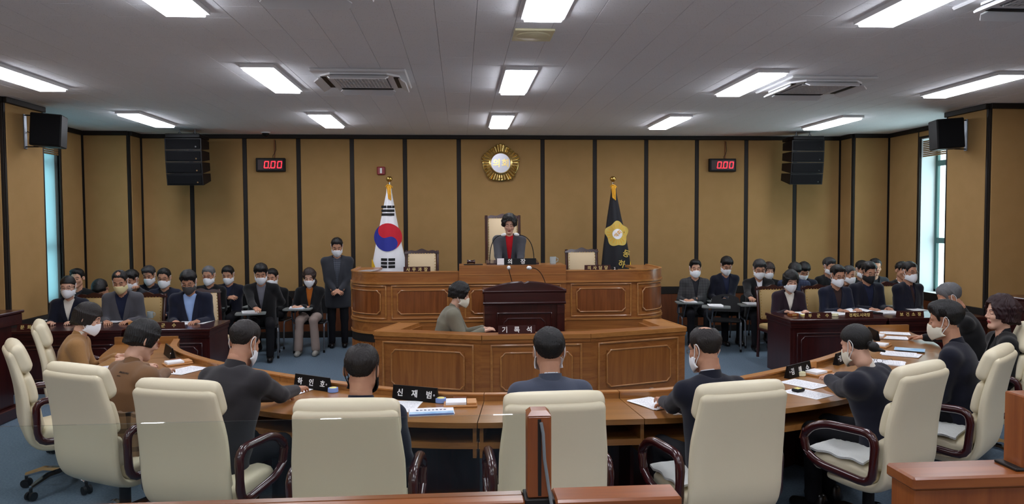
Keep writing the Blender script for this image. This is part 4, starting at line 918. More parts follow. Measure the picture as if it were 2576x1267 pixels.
def person(label,px,py,Y,yaw=180,lean=6,hp=10,hy=0,roll=0,sex='m',stand=False,floor=0.0,seat=.46,hair='short',hcol='hair_black',skin='skin_b',mask=None,glasses=None,top='cloth_navy',shirt='shirt_white',V=(.42,.072),tie=None,collar=True,trouser='tr_dark',shoe='shoe_black',hands=None,hs=1.0,lod=0,size=1.0,curl=(.55,.55),group=None,neckc=None,sleeve=1.0,legs=True,lips=None,coatlen=.12,bulk=1.0,turtle=False,knee=None,under=True,elbow=.32):
    fem=sex=='f'; a=math.radians(yaw); Rr=Rz(-a); th=math.radians(lean); hs=hs*.965*(.97 if fem else 1.0)
    hz=(seat+.10 if not stand else .90*size)+floor; T=.50
    s_=np.array([0,math.sin(th),math.cos(th)]); f_=np.array([0,math.cos(th),-math.sin(th)])
    Hp=np.array([0,0,hz]); hpr=math.radians(hp)
    RH=Rz(-math.radians(hy))@Rx(-hpr)@Ry(math.radians(roll)); nt=th*.7+hpr*.35+.16; nv=np.array([0,math.sin(nt),math.cos(nt)])
    X=0.
    for _ in range(8):
        N=Hp+s_*T; Hc=N+nv*.150*hs/.9; top_=Hc+RH@np.array([0,0,.142*hs]); w=Rr@top_; q=atY(px,py,Y+w[1]); X=q.x-w[0]; T+=(q.z-top_[2])/max(math.cos(th),.5)
    if not .40<T<.60: WARN.append((label,round(T,3),round(Y,2)))
    N=Hp+s_*T; Hc=N+nv*.150*hs/.9
    root=thing('person',label,'person',(X,Y,0),-a,group); Ri=Rr.T; RO=np.array([X,Y,0.])
    toL=lambda p:Ri@(np.asarray(p,float)-RO)
    sw=(.160 if fem else .178)*bulk; pv,pa,pb=PROF[sex]; pa=np.array(pa)*bulk; pb=np.array(pb)*bulk
    # arms
    hands=hands or 'desk'; J=[]
    for i,sx in enumerate((-1,1)):   # left, right
        S_=N-s_*.080+np.array([sx*sw,0,0])+f_*.012
        h_=hands[i] if isinstance(hands,(list,tuple)) else hands
        if isinstance(h_,str):
            W_={'desk':np.array([sx*.13,.38,.775+floor]),'lap':np.array([sx*.07,.26,hz+.10]),'clasp':np.array([sx*.045,.20 if stand else .30,(hz+.03 if stand else .74)]),'cross':np.array([-sx*.06,.22+.02*sx,hz+.27]),'write':np.array([.10 if sx>0 else .0,.36 if sx>0 else .32,.735]),'side':np.array([sx*.24,.03,hz-.12]),'tablet':np.array([.14+sx*.05,.32,.73])}[h_]
        else: W_=toL(h_)
        v=W_-S_; dd=np.linalg.norm(v); U,Fo=.285*size,.255*size
        if dd>(U+Fo)*.985: W_=S_+v/dd*(U+Fo)*.985; v=W_-S_; dd=np.linalg.norm(v)
        if dd<.12: W_=S_+v/dd*.12; v=W_-S_; dd=.12
        dr=v/dd; aa=(U*U-Fo*Fo+dd*dd)/(2*dd); hh=math.sqrt(max(U*U-aa*aa,0)); hint=np.array([sx*elbow,-.55,-.8]); pr=hint-dr*(hint@dr); pr/=np.linalg.norm(pr)
        J.append((S_,S_+dr*aa+pr*hh,W_))
    def torso(P,off=0.,lo_=-.02,hi_=1.0):
        q=P-Hp; v=q@s_; w_=q@f_; vv=v/T; A=np.interp(vv,pv,pa)+off; Bq=np.interp(vv,pv,pb)+off; cc=np.interp(vv,[0,.5,.85,1],[0,.0,-.012,-.01])
        r_=(np.abs(P[:,0]/A)**2.4+np.abs((w_-cc)/Bq)**2.4)**(1/2.4); d=(r_-1)*np.minimum(A,Bq)*.92
        return smax(d,np.maximum(lo_-v,v-hi_*T),.03),v,w_
    # jacket
    wr=(.006 if lod else .004)
    def jac(P):
        d,v,w_=torso(P,.0,-coatlen)
        for (S_,E_,W_),sx in zip(J,(-1,1)):
            d=smin(d,cap(P,N-s_*.030+np.array([sx*.062,0,0]),S_+np.array([-sx*.004,0,.004]),.046,.064*bulk),.05)
            ar_=smin(cap(P,S_,E_,.062*bulk*sleeve,.053*sleeve),cap(P,E_,W_-(W_-E_)*.06,.052*sleeve,.040*sleeve),.02); d=smin(d,ar_,.034)
        d=d+wr*np.sin(P[:,2]*34+P[:,0]*13+2*np.sin(P[:,0]*21))*np.clip(noise3(P,13,px*.01)+.25,0,1)
        if V: 
            vb,vw=V; Vw=np.clip((v/T-vb)/(1.0-vb),0,1.3)*vw-.001*(v/T<vb)*50; d=smax(d,-np.maximum(np.abs(P[:,0])-Vw,.02-w_),.006)
        return smax(d,-cap(P,N-s_*.03,N+nv*.2,.052 if not fem else .046),.006)
    A_=np.array([p for j in J for p in j]+[Hp-s_*coatlen,N]); lo_=A_.min(0)-.115; hi_=A_.max(0)+.115; lo_[0]=min(lo_[0],-.26); hi_[0]=max(hi_[0],.26); lo_[1]=min(lo_[1],-.2); hi_[1]=max(hi_[1],.2); lo_[2]-=.03
    mobj('jacket' if V else 'coat',np_mesh('jacket',*snet(jac,lo_,hi_,.0105 if lod else .0145),[top]),root)
    if V or under:
        sh=lambda P:smin(torso(P,-.014,T*.25 if not V or V[0]>.2 else -.05,1.0)[0],cap(P,N-s_*.05,N+nv*.015,.058 if not fem else .05,.052 if not fem else .046),.02)
        l2=np.minimum(Hp+s_*T*(.2 if not V or V[0]>.2 else -.1),N)-.2; h2=np.maximum(Hp,N)+.2
        mobj('shirt' if not turtle else 'turtleneck',np_mesh('shirt',*snet(sh,l2,h2,.014 if lod else .017),[shirt]),root)
    def surf(x,v,off):
        A=np.interp(v/T,pv,pa); Bq=np.interp(v/T,pv,pb); cc=np.interp(v/T,[0,.5,.85,1],[0,0,-.012,-.01]); w_=cc+Bq*math.sqrt(max(1-(x/A)**2,.02))+off; return Hp+s_*v+f_*w_+np.array([x,0,0])
    # collar band, lapels
    def bandm(r0,r1,v0,v1,gap,tilt,nm,m_,th_=.008):
        mb=MB(); n=22; rings=[]
        ux=np.array([1.,0,0]); d3=nv*.6+s_*.4; d3/=np.linalg.norm(d3); uy=np.cross(d3,ux)
        for k in range(n+1):
            a_=PI/2+gap+(2*PI-2*gap)*k/n; c_=math.cos(a_); n_=math.sin(a_); dirv=ux*c_+uy*n_; ht=1-.45*max(0,n_)*tilt; dn=-.035*max(0,n_)*tilt
            b0=N+d3*(v0+dn)+dirv*r0; b1=N+d3*(v0+(v1-v0)*ht+dn)+dirv*r1
            rings.append([tuple(b0-dirv*th_),tuple(b0),tuple(b1),tuple(b1-dirv*th_)])
        mb.loft(rings); return mb.build(nm,m_,root,60)
    if collar and V: bandm(.066 if not fem else .058,.058 if not fem else .052,-.02,.042,.25,.7,'shirt_collar',shirt)
    if turtle: bandm(.062 if not fem else .055,.057 if not fem else .050,-.03,.055,0,0,'collar',shirt)
    if neckc: bandm(.078 if not fem else .068,.068 if not fem else .058,-.045,.036,.5,1.0,'jacket_collar',neckc,.010)
    if V:
        vb,vw=V
        for sx in(-1,1):
            rings=[]
            for k in range(9):
                u=k/8; v=T*(vb+(.97-vb)*u); xi=max(vw*u-.004,.0); wd=.055*math.sin(PI*min(1,.12+u*.95))**.6+.004
                p0=surf(sx*xi,v,.006); p1=surf(sx*(xi+wd),v-.004,.007); n_=f_*.006; rings.append([tuple(p0),tuple(p1),tuple(p1+n_),tuple(p0+n_)])
            MB().loft(rings).build('lapel',top,root,50)
    if tie:
        rings=[]
        for k in range(8):
            u=k/7; v=T*(.99-.62*u); wd=.014+.022*u; rings.append([tuple(surf(-wd,v,-.009)),tuple(surf(wd,v,-.009)),tuple(surf(wd,v,-.003)),tuple(surf(-wd,v,-.003))])
        MB().loft(rings).build('tie',tie,root,50)
    # legs
    kn=[];
    for sx in(-1,1):
        if stand: K=np.array([sx*.10,.02,.48+floor]); A2=np.array([sx*.10,-.01,.08+floor]); hj=np.array([sx*.09,0,hz])
        else:
            hj=np.array([sx*.09,.0,hz-.02]); K=np.array([sx*.13,.43,seat+floor+.07]); A2=np.array([sx*.12,.42,.085+floor])
            if knee: K=np.array([sx*knee[0],knee[1],seat+floor+.07]); A2=np.array([sx*knee[2],knee[3],.085+floor])
        kn.append((hj,K,A2))
    if legs:
        def trs(P):
            d=ell(P,Hp+np.array([0,-.01,-.01]),(.165*bulk,.125,.12))
            for hj,K,A2 in kn: d=smin(d,smin(cap(P,hj,K,.088,.064),cap(P,K,A2,.062,.054 if trouser!='tr_beige' else .066),.03),.03)
            return smax(d+.004*np.sin(P[:,2]*40+P[:,1]*25)*np.clip(noise3(P,15),0,1),floor+.065-P[:,2],.01)
        A_=np.array([p for j in kn for p in j]+[Hp]); l3=A_.min(0)-.16; h3=A_.max(0)+.16; l3[2]=floor+.03
        mobj('trousers',np_mesh('trousers',*snet(trs,l3,h3,.019),[trouser]),root)
        for hj,K,A2 in kn: o=mobj('shoe',shoe_mesh(shoe),root); o.location=(A2[0],A2[1]-.0,floor+.001)
    # body: head with face, neck, trunk, arms and hands
    HV,HQ,HM=head_tmpl(lod,fem); VS=[HV@(RH*hs).T+Hc]; QS=[HQ]; MS=[HM]; nb=len(HV)
    def addp(V_,Q_):
        nonlocal nb; VS.append(V_); QS.append(Q_+nb); MS.append(np.zeros(len(Q_))); nb+=len(V_)
    nk0=Hc+RH@np.array([0,-.018,-.06])*hs; nr=.054*hs/.9 if not fem else .047*hs/.9; n=16; ring=[]
    Nn=N-s_*.06; dv=nk0-Nn; dv/=np.linalg.norm(dv); ux=np.array([1.,0,0]); uy=np.cross(dv,ux); nvv=[]
    for k in range(7):
        u=k/6; c_=Nn+(nk0-Nn)*u; r_=nr*(1.12-.12*min(1,u*1.6)); nvv+= [c_+ux*math.cos(2*PI*q/n)*r_+uy*math.sin(2*PI*q/n)*r_ for q in range(n)]
    addp(np.array(nvv),np.array([(k*n+q,k*n+(q+1)%n,(k+1)*n+(q+1)%n,(k+1)*n+q) for k in range(6) for q in range(n)]))
    def core(P):
        d=torso(P,-.03,-.05,1.0)[0]
        for S_,E_,W_ in J: d=smin(d,smin(cap(P,S_,E_,.042,.036),cap(P,E_,W_,.034,.026),.01),.02)
        for hj,K,A2 in kn: d=smin(d,smin(cap(P,hj,K,.066,.046),cap(P,K,A2,.044,.032),.01),.02)
        return d
    A_=np.array([p for j in J for p in j]+[p for j in kn for p in j]+[N,Hp]); addp(*snet(core,A_.min(0)-.16,A_.max(0)+.14,.038))
    for i,(S_,E_,W_) in enumerate(J):
        V_,Q_=hand_tmpl(curl[i],lod); V_=V_*.98*size*(.92 if fem else 1.0)
        if i==0: V_=V_*np.array([-1,1,1]); Q_=Q_[:,::-1]
        fd=W_-E_; fd/=np.linalg.norm(fd); hd=fd.copy(); 
        if not isinstance(hands,(list,tuple)) or True: hd=hd*np.array([1,1,.35]); hd/=np.linalg.norm(hd)
        if hands in('clasp','cross','lap'): hd=hd+np.array([(.8 if i==0 else -.8),0,-.1]); hd/=np.linalg.norm(hd)
        up_=np.array([0,0,1.])+(np.array([0,.9,0]) if hands in('clasp','cross') else 0); up_=up_-hd*(up_@hd); up_/=np.linalg.norm(up_); xx=np.cross(hd,up_)
        M_=np.stack([xx,hd,up_],1); addp(V_@M_.T+W_,Q_)
    MI=np.concatenate(MS)
    mobj('body',np_mesh('body',np.concatenate(VS),np.concatenate(QS),[skin,lips or 'lips',hcol if hcol!='hair_gray' else 'hair_salt','lash'],MI),root)
    HM4=Matrix([[*(RH[i]*hs),Hc[i]] for i in range(3)]+[[0,0,0,1]])
    if hair: o=mobj('hair',hair_mesh(hair,hcol,lod),root); o.matrix_local=HM4
    if mask:
        mm,st=mask_mesh(mask); o=mobj('face_mask',mm,root); o.matrix_local=HM4@Matrix.Diagonal((1.03,1.05,1.08,1)); [mobj('strap',s2,o) for s2 in st]
    if glasses: o=mobj('glasses',glasses_mesh('glass_frame_'+glasses),root); o.matrix_local=HM4
    return dict(root=root,N=N,s=s_,f=f_,T=T,Hp=Hp,surf=surf,HM=HM4,Rr=Rr,RO=RO,J=J,Hc=Hc)
# ---------------------------------------------------------------- the people in the room
def W(x,y,z): q=atZ(x,y,z); return (q.x,q.y,q.z)
def exy(i): return EXO[i].location
t0=__import__('time').time()
# council members at the horseshoe
person('woman with black bob in camel coat turned toward the right, white mask',238,764,exy(1).y-.12,yaw=70,lean=14,hp=22,hy=4,sex='f',hair='bobback',hcol='hair_dark',skin='skin_c',mask='mask_white',top='cloth_camel',V=None,turtle=True,shirt='shirt_ivory',neckc='cloth_camel',lod=1,hs=1.05,seat=.49,hands='desk')
BR=person('short-haired woman in brown sweater with red glasses, back printed',384,806,exy(2).y+.08,yaw=38,lean=13,coatlen=.2,hp=26,hy=8,sex='f',hair='pixie',hcol='hair_black',skin='skin_c',bulk=1.1,glasses='red',top='cloth_brown',neckc='cloth_brown',V=None,under=False,lod=1,hs=1.05,seat=.49,hands=[W(455,905,.80),W(480,915,.80)])
person('man in charcoal suit bent over papers, cropped hair, white mask',632,806,exy(3).y+.10,yaw=24,lean=18,coatlen=.22,hp=26,hy=2,hair='crop',hcol='hair_dark',mask='mask_white',top='cloth_charcoal',shirt='shirt_lilac',neckc='cloth_charcoal',V=(.42,.07),lod=1,hs=1.05,seat=.49,hands=[W(700,1000,.78),W(770,985,.80)],size=1.04,bulk=1.05)
person('man with thinning hair in navy jacket seen from behind',914,862,exy(4).y+.02,yaw=6,lean=4,hp=8,hy=5,hair='crownthin',hcol='hair_dark',mask='mask_black',top='cloth_navy',shirt='shirt_navyk',neckc='cloth_navy',lod=1,hs=1.05,seat=.48,hands='desk')
person('man in slate blue suit seen squarely from behind',1380,822,exy(5).y+.25,yaw=-3,lean=10,hp=2,hair='short',hcol='hair_black',mask='mask_white',top='cloth_slate',shirt='shirt_white',neckc='cloth_slate',lod=1,hs=1.05,seat=.49,hands='desk',bulk=1.04)
person('man with bald crown and glasses in navy suit, looking left',1762,818,exy(6).y+.12,yaw=-14,lean=10,coatlen=.2,hp=14,hy=-14,hair='bald',hcol='hair_dark',mask='mask_white',glasses='metal',top='cloth_navy2',shirt='shirt_white',neckc='cloth_navy2',lod=1,hs=1.05,seat=.49,hands=[W(1665,1010,.79),W(1700,1020,.79)])
person('woman with black ponytail in navy coat leaning over the table',2140,815,exy(7).y+.14,yaw=-40,lean=16,hp=18,hy=16,coatlen=.24,sex='f',hair='bun',hcol='hair_black',skin='skin_c',mask='mask_cream',top='cloth_navy2',V=None,turtle=True,shirt='shirt_ivory',lod=1,hs=1.05,seat=.49,hands=[W(2040,945,.79),W(2085,948,.79)],sleeve=1.12,bulk=1.2,elbow=.6)
person('man in black suit with beige printed mask, profile to the left',2368,757,exy(8).y+.12,coatlen=.2,yaw=-48,lean=10,hp=10,hy=2,hair='full',hcol='hair_black',mask='mask_cream',top='cloth_navy2',shirt='shirt_white',neckc='cloth_navy2',lod=1,hs=1.05,seat=.49,hands='desk')
person('grey-haired man in black suit bending forward at the far right',2368,716,6.45,yaw=-64,lean=18,hp=30,hy=0,hair='grayshort',hcol='hair_gray',top='cloth_black',shirt='shirt_white',neckc='cloth_black',lod=1,hs=1.05,seat=.48,hands=[W(2310,840,.79),W(2325,848,.79)],mask='mask_white')
person('woman with burgundy permed hair in black, profile without mask',2516,745,exy(9).y-.1,yaw=-68,lean=2,hp=0,hy=-12,sex='f',hair='perm3',hcol='hair_burgundy',skin='skin_c',lips='lips_red',top='cloth_black',V=(.5,.05),shirt='shirt_dark',lod=1,hs=1.05,seat=.49,hands='lap')
# print on the back of the brown sweater
from mathutils.bvhtree import BVHTree
_c=[c for c in BR['root'].children if c.name.startswith('coat')][0].data; _bv=BVHTree.FromPolygons([v.co for v in _c.vertices],[tuple(p.vertices) for p in _c.polygons])
_o=Vector(BR['Hp']+BR['s']*(BR['T']*.87)-BR['f']*.5)+Vector((.075,0,0)); _h=_bv.ray_cast(_o,Vector(BR['f'])); _n=_h[1]; _n=Vector((0,_n.y,_n.z)).normalized()
_M=Matrix.Translation(_h[0]+_n*.006)@Matrix.Rotation(-math.atan2(_n.z,-_n.y),4,'X')@FRONT
lettering('MAKEMORENOTCLOTHES',.017,_M,BR['root'],'black_plastic',.0004,.004,.0092); lettering('studio',.012,_M@Matrix.Translation((-.01,-.026,0)),BR['root'],'black_plastic',.0003,.004,.007)
# the chair and the clerk
person('woman presiding in grey jacket over red turtleneck, reading aloud',1281,541,10.62,yaw=184,lean=6,hp=20,sex='f',stand=True,floor=PLAT+.14,size=.92,hair='perm',hcol='hair_black',skin='skin_c',lips='lips_red',top='cloth_gray',V=(-.35,.062),bulk=1.1,shirt='shirt_red',turtle=True,collar=False,lod=1,hs=1.06,hands='desk',neckc=None)
person('woman clerk in sage coat with cream mask, typing in profile',1166,711,8.22,yaw=88,lean=16,hp=16,sex='f',hair='perm2',hcol='hair_black',skin='skin_c',mask='mask_cream',top='cloth_sage',V=None,turtle=False,under=False,neckc='cloth_sage',lod=1,hs=1.05,hands=[W(1215,826,.78),W(1215,832,.78)],sleeve=1.15,bulk=1.16,seat=.46,curl=(.35,.35))
# left side
GD='officials at the side desks'; GB='officials along the wall'
A=9.72
person('woman with glasses and floral scarf in navy jacket at left desk',168,694,A,yaw=170,lean=8,hp=14,sex='f',hair='bun',hcol='hair_black',skin='skin_c',mask='mask_white',glasses='metal',top='cloth_navy2',V=(.40,.07),shirt='shirt_ivory',group=GD,hs=1.04)
person('balding man in grey jacket with yellow mask reading a booklet',297,683,A,yaw=172,lean=16,hp=28,hair='thin',mask='mask_yellow',top='cloth_suitgray',shirt='shirt_navyk',V=(.36,.085),group=GD,hs=1.04)
person('man in navy suit and blue shirt with dark grey mask',470,684,A-.1,yaw=174,lean=16,hp=28,hair='full',mask='mask_gray',glasses='black',top='cloth_navy',shirt='shirt_blue',V=(.25,.085),group=GD,hs=1.04,bulk=1.08)
R2=11.15
person('bare-faced man peering out behind the woman with the scarf',192,676,R2+.1,yaw=172,lean=4,hp=6,hair='swept',skin='skin_a',top='cloth_black',shirt='shirt_dark',group=GB,hs=1.04,hands='lap')
person('person with shaggy black hair bent low behind the left desk',243,716,R2-.25,yaw=176,lean=30,hp=58,hair='full',top='cloth_navy2',shirt='shirt_dark',group=GB,hs=1.06,hands='lap')
person('person holding a pen up behind the man in the yellow mask',323,682,R2+.15,yaw=200,lean=10,hp=24,hair='full',mask='mask_white',top='cloth_dgray',shirt='shirt_dark',group=GB,hs=1.04,hands=[W(345,722,1.05),W(322,760,.80)])
person('man with swept-back hair looking down, third from the left window',370,671,11.75,yaw=180,lean=6,hp=24,hair='swept',hcol='hair_salt',mask='mask_white',top='cloth_navy2',shirt='shirt_dark',group=GB,hs=1.04,hands='lap')
person('man with glasses in open navy suit and dark vest',410,675,R2,yaw=176,lean=4,hp=12,hair='short',mask='mask_white',glasses='black',top='cloth_navy',shirt='shirt_dark',V=(.2,.08),group=GB,hs=1.05,hands='lap')
person('grey-haired man with reddish glasses beside the upholstered chair',522,670,11.5,yaw=184,lean=6,hp=14,hair='grayshort',hcol='hair_gray',mask='mask_white',glasses='red',top='cloth_black',shirt='shirt_dark',group=GB,hs=1.04,hands='lap')
person('man with folded arms in dark suit against the wall',570,670,11.85,yaw=182,lean=4,hp=22,hair='short',mask='mask_white',top='cloth_navy2',shirt='shirt_navyk',group=GB,hs=1.04,hands='cross')
person('man in black suit with hands on a writing tablet',655,666,11.0,yaw=168,lean=10,hp=26,hair='full',mask='mask_white',top='cloth_black',shirt='shirt_gray',V=(.3,.07),group=GB,hs=1.05,hands=[W(668,770,.76),W(646,782,.76)],bulk=1.06)
person('man mostly hidden behind the black-suited man on the left',682,676,11.85,yaw=186,lean=4,hp=14,hair='short',mask='mask_white',top='cloth_black',shirt='shirt_white',group=GB,hs=1.04,hands='lap')
person('woman in black jacket with rust scarf and beige trousers',776,676,11.45,yaw=178,lean=6,hp=24,sex='f',hair='long',hcol='hair_brown',skin='skin_c',mask='mask_white',top='cloth_black',V=(.2,.06),shirt='shirt_rust',collar=False,trouser='tr_beige',shoe='shoe_white',group=GB,hs=1.05,hands='tablet',knee=(.10,.40,.13,.40))
person('man standing by the wall with hands clasped',847,600,11.75,yaw=172,lean=2,hp=26,hair='short',mask='mask_white',stand=True,top='cloth_dgray',shirt='cloth_shirtplaid',V=(.15,.07),coatlen=.26,hands='clasp',hs=1.04,size=1.0,bulk=1.06)
# right side
person('man in plaid jacket with clasped hands on a tablet',1750,653,11.6,yaw=188,lean=4,hp=10,hair='swept',skin='skin_a',mask='mask_white',top='cloth_plaid',shirt='shirt_dark',V=(.3,.065),group=GB,hs=1.04,hands='tablet')
person('man in navy jacket with glasses looking at a phone',1832,649,11.7,yaw=180,lean=8,hp=30,hair='full',mask='mask_white',glasses='metal',top='cloth_navy2',shirt='shirt_navyk',V=(.3,.07),group=GB,hs=1.04,hands='tablet')
person('grey-templed man in black suit writing with a pen',1913,655,11.15,yaw=190,lean=8,hp=22,hair='full',hcol='hair_salt',mask='mask_white',glasses='black',top='cloth_black',shirt='shirt_white',V=(.35,.055),group=GB,hs=1.05,hands=[W(1916,760,.77),W(1892,762,.77)])
person('woman with dark bob in black behind the writing man',1936,660,11.9,yaw=186,lean=4,hp=14,sex='f',hair='bob',hcol='hair_brown',skin='skin_c',mask='mask_white',top='cloth_black',V=(.4,.06),shirt='shirt_dark',group=GB,hs=1.04,hands='lap')
person('woman with black bob and white turtleneck at right desk',1994,682,A+.02,yaw=184,lean=14,hp=24,sex='f',hair='bob',hcol='hair_black',skin='skin_c',mask='mask_white',top='cloth_burgundy',V=(.42,.075),shirt='shirt_ivory',turtle=True,collar=False,group=GD,hs=1.06)
person('man in blue plaid jacket bowed behind the turtleneck woman',2001,668,11.2,yaw=200,lean=18,hp=46,hair='full',mask='mask_white',top='cloth_plaidnavy',shirt='shirt_dark',group=GB,hs=1.04,hands='lap')
person('man with full black hair bowed beside the blue plaid jacket',2026,665,11.75,yaw=192,lean=14,hp=40,hair='full',mask='mask_white',top='cloth_navy2',shirt='shirt_dark',group=GB,hs=1.04,hands='lap')
person('man in black with upright hair against the right column',2090,649,11.9,yaw=170,lean=4,hp=12,hy=-4,hair='full',hcol='hair_salt',mask='mask_white',top='cloth_black',shirt='shirt_dark',group=GB,hs=1.04,hands='lap')
person('man with glasses in navy suit, white mask, middle of right desk',2112,668,A+.1,yaw=176,lean=8,hp=16,hair='swept',mask='mask_white',glasses='black',top='cloth_navy',shirt='shirt_brownk',V=(.25,.075),group=GD,hs=1.05)
person('man with greying hair turned to the right, white mask',2142,668,11.0,yaw=156,lean=8,hp=16,hy=0,hair='crop',hcol='hair_salt',mask='mask_white',top='cloth_charcoal',shirt='shirt_gray',group=GB,hs=1.04,hands='lap')
person('man in navy suit with black mask at right desk',2192,660,A+.2,yaw=176,lean=8,hp=20,hair='swept',mask='mask_black',glasses='metal',top='cloth_navy2',shirt='shirt_navyk',V=(.25,.08),group=GD,hs=1.06,bulk=1.08)
person('person showing only dark hair above the black mask man',2172,657,11.6,yaw=180,lean=6,hp=14,hair='full',mask='mask_white',top='cloth_black',shirt='shirt_dark',group=GB,hs=1.04,hands='lap')
person('bare-faced young man by the right column',2204,650,11.55,yaw=184,lean=4,hp=8,hair='short',skin='skin_a',top='cloth_dgray',shirt='shirt_dark',group=GB,hs=1.04,hands='lap')
person('man partly hidden behind the last official by the bright window',2272,658,10.75,yaw=178,lean=4,hp=8,hair='short',top='cloth_black',shirt='shirt_white',group=GB,hs=1.02,hands='lap')
person('man with glasses in dark coat nearest the bright window',2292,658,A+.06,yaw=170,lean=2,hp=8,hair='short',mask='mask_white',glasses='metal',top='cloth_navy2',shirt='shirt_purple',V=(.35,.06),tie='shirt_brownk',hands='lap',group=GD,hs=1.04)
print('PEOPLE',round(__import__('time').time()-t0,1),'s'); print('WARN',WARN)
# ---------------------------------------------------------------- seats for the officials, papers, name plates, flags
def rotz(p,a): return Vector((p[0]*math.cos(a)-p[1]*math.sin(a),p[0]*math.sin(a)+p[1]*math.cos(a)))
for px,lb in ((185,'gold upholstered chair of the woman with the scarf'),(322,'gold upholstered chair beside the man in the yellow mask'),):
    q=atY(px+28,770,10.0); off_p((q.x,9.98,.001),PI,lb,'desk chairs')
q=atY(540,760,10.0); off_c((q.x-.10,9.95,.001),PI+.55,'cream studded chair at the end of the left desk','desk chairs')
for px,lb in ((1966,'gold upholstered chair of the turtleneck woman'),(2084,'gold upholstered chair of the man with glasses at right desk'),(2196,'gold upholstered chair of the black mask man'),(2290,'gold upholstered chair nearest the bright window')):
    q=atY(px,770,10.0); off_p((q.x,10.02+(.1 if px>2100 else 0)+(.2 if px>2250 else 0),.001),PI,lb,'desk chairs')
q=atY(1150,800,8.2); t=thing('stool','low round stool under the clerk behind the recording desk','stool',(q.x-.03,8.22,.001)); MB().lathe([(.001,.40),(.17,.40),(.18,.42),(.175,.45),(.15,.46),(.001,.46)],24).build('seat','black_plastic',t)
for k in range(4): d=Vector((math.cos(k*PI/2+.78),math.sin(k*PI/2+.78),0)); MB().tube([d*.13+Vector((0,0,.40)),d*.17],.014,8).build('leg','steel_gray',t)
tab=[]
for o in [o for o in COL.objects if o.name.startswith('person') and o.get('group')==GB]:
    a=o.rotation_euler.z; f=Vector((-math.sin(a),math.cos(a))); c=tab_p((o.location.x-f.x*.01,o.location.y-f.y*.01,.001),a,' '.join(('tablet-arm chair under the '+o['label']).split()[:15]),GT); tab.append(c)
q=atZ(1815,860,.0); q=atY(1822,800,11.0); EMPTY=tab_p((q.x,10.95,.001),PI-.35,'empty tablet-arm chair with papers in front of the phone man',GT)
# paper and desk things
def lines_mat():
    m=bpy.data.materials.new('paper_lines'); m.use_nodes=True; MATS['paper_lines']=m; nt=m.node_tree; N=nt.nodes; L=nt.links; b=N['Principled BSDF']; b.inputs['Roughness'].default_value=.8
    tc=N.new('ShaderNodeTexCoord'); sp=N.new('ShaderNodeSeparateXYZ'); L.new(tc.outputs['Object'],sp.inputs[0])
    def mth(op,a,v=None,b2=None):
        n=N.new('ShaderNodeMath'); n.operation=op; L.new(a,n.inputs[0])
        if v is not None: n.inputs[1].default_value=v
        if b2 is not None: L.new(b2,n.inputs[1])
        return n.outputs[0]
    fy=mth('FRACT',mth('MULTIPLY',sp.outputs['Y'],80)); ly=mth('LESS_THAN',fy,.30); nz=N.new('ShaderNodeTexNoise'); nz.inputs['Scale'].default_value=90; L.new(tc.outputs['Object'],nz.inputs[0])
    g=mth('GREATER_THAN',nz.outputs[0],.46); inx=mth('LESS_THAN',mth('ABSOLUTE',sp.outputs['X']),.085); iny=mth('LESS_THAN',mth('ABSOLUTE',sp.outputs['Y']),.125)
    k=mth('MULTIPLY',mth('MULTIPLY',ly,None,g),None,mth('MULTIPLY',inx,None,iny)); mx=N.new('ShaderNodeMix'); mx.data_type='RGBA'; mx.inputs['A'].default_value=lin((242,242,244)); mx.inputs['B'].default_value=lin((172,174,182)); L.new(k,mx.inputs['Factor']); L.new(mx.outputs['Result'],b.inputs['Base Color'])
lines_mat()
random.seed(4)
def tpos(px,py,z,jmax=.80):
    q=atZ(px,py,z)
    if abs(z-HT)>.03: return q
    i=min(range(NS),key=lambda k:math.hypot(INN[k][0]*.5+OUT[k][0]*.5-q.x,INN[k][1]*.5+OUT[k][1]*.5-q.y)); a,b=Vector(OUT[i]),Vector(INN[i]); d=b-a; j=(Vector((q.x,q.y))-a).dot(d)/d.dot(d)
    if j>jmax: e=d*(jmax-j); q=Vector((q.x+e.x,q.y+e.y,q.z))
    return q
def papers(label,px,py,z,yaw=0,n=2,w=.105,h=.148,mats_=('paper_lines',),group='papers and booklets',fan=.12,open_=False):
    q=tpos(px,py,z,.66); t=thing('paper_stack' if not open_ else 'open_booklet',label,'papers' if not open_ else 'booklet',(q.x,q.y,z+.001),math.radians(-yaw),group)
    if open_:
        for sx in(-1,1):
            mb=MB(); rings=[]
            for k in range(9):
                u=k/8; x=sx*(.004+2*w*u); zz=.018*math.sin(min(1,u*1.25)*PI)*(1.2-u)+.006+.01*(1-u); rings.append([(x,-h,zz-.006 if k else .001),(x,h,zz-.006 if k else .001),(x,h,zz),(x,-h,zz)])
            mb.loft(rings); mb.mats=['paper_lines']; mobj('page_block',mb.mesh('pb',40),t)
        B('cover','cover_navy',t,-2*w-.004,2*w+.004,-h-.003,h+.003,0,.003,b=.001); return t
    for k in range(n):
        a=random.uniform(-fan,fan) if k else 0; M=Matrix.Translation((random.uniform(-.02,.02)*(k>0),random.uniform(-.02,.02)*(k>0),.0025*k))@Matrix.Rotation(a,4,'Z')
        o=MB().box(-w,w,-h,h,0,.002).build('sheet',mats_[min(k,len(mats_)-1)],t); o.matrix_local=M
    return t
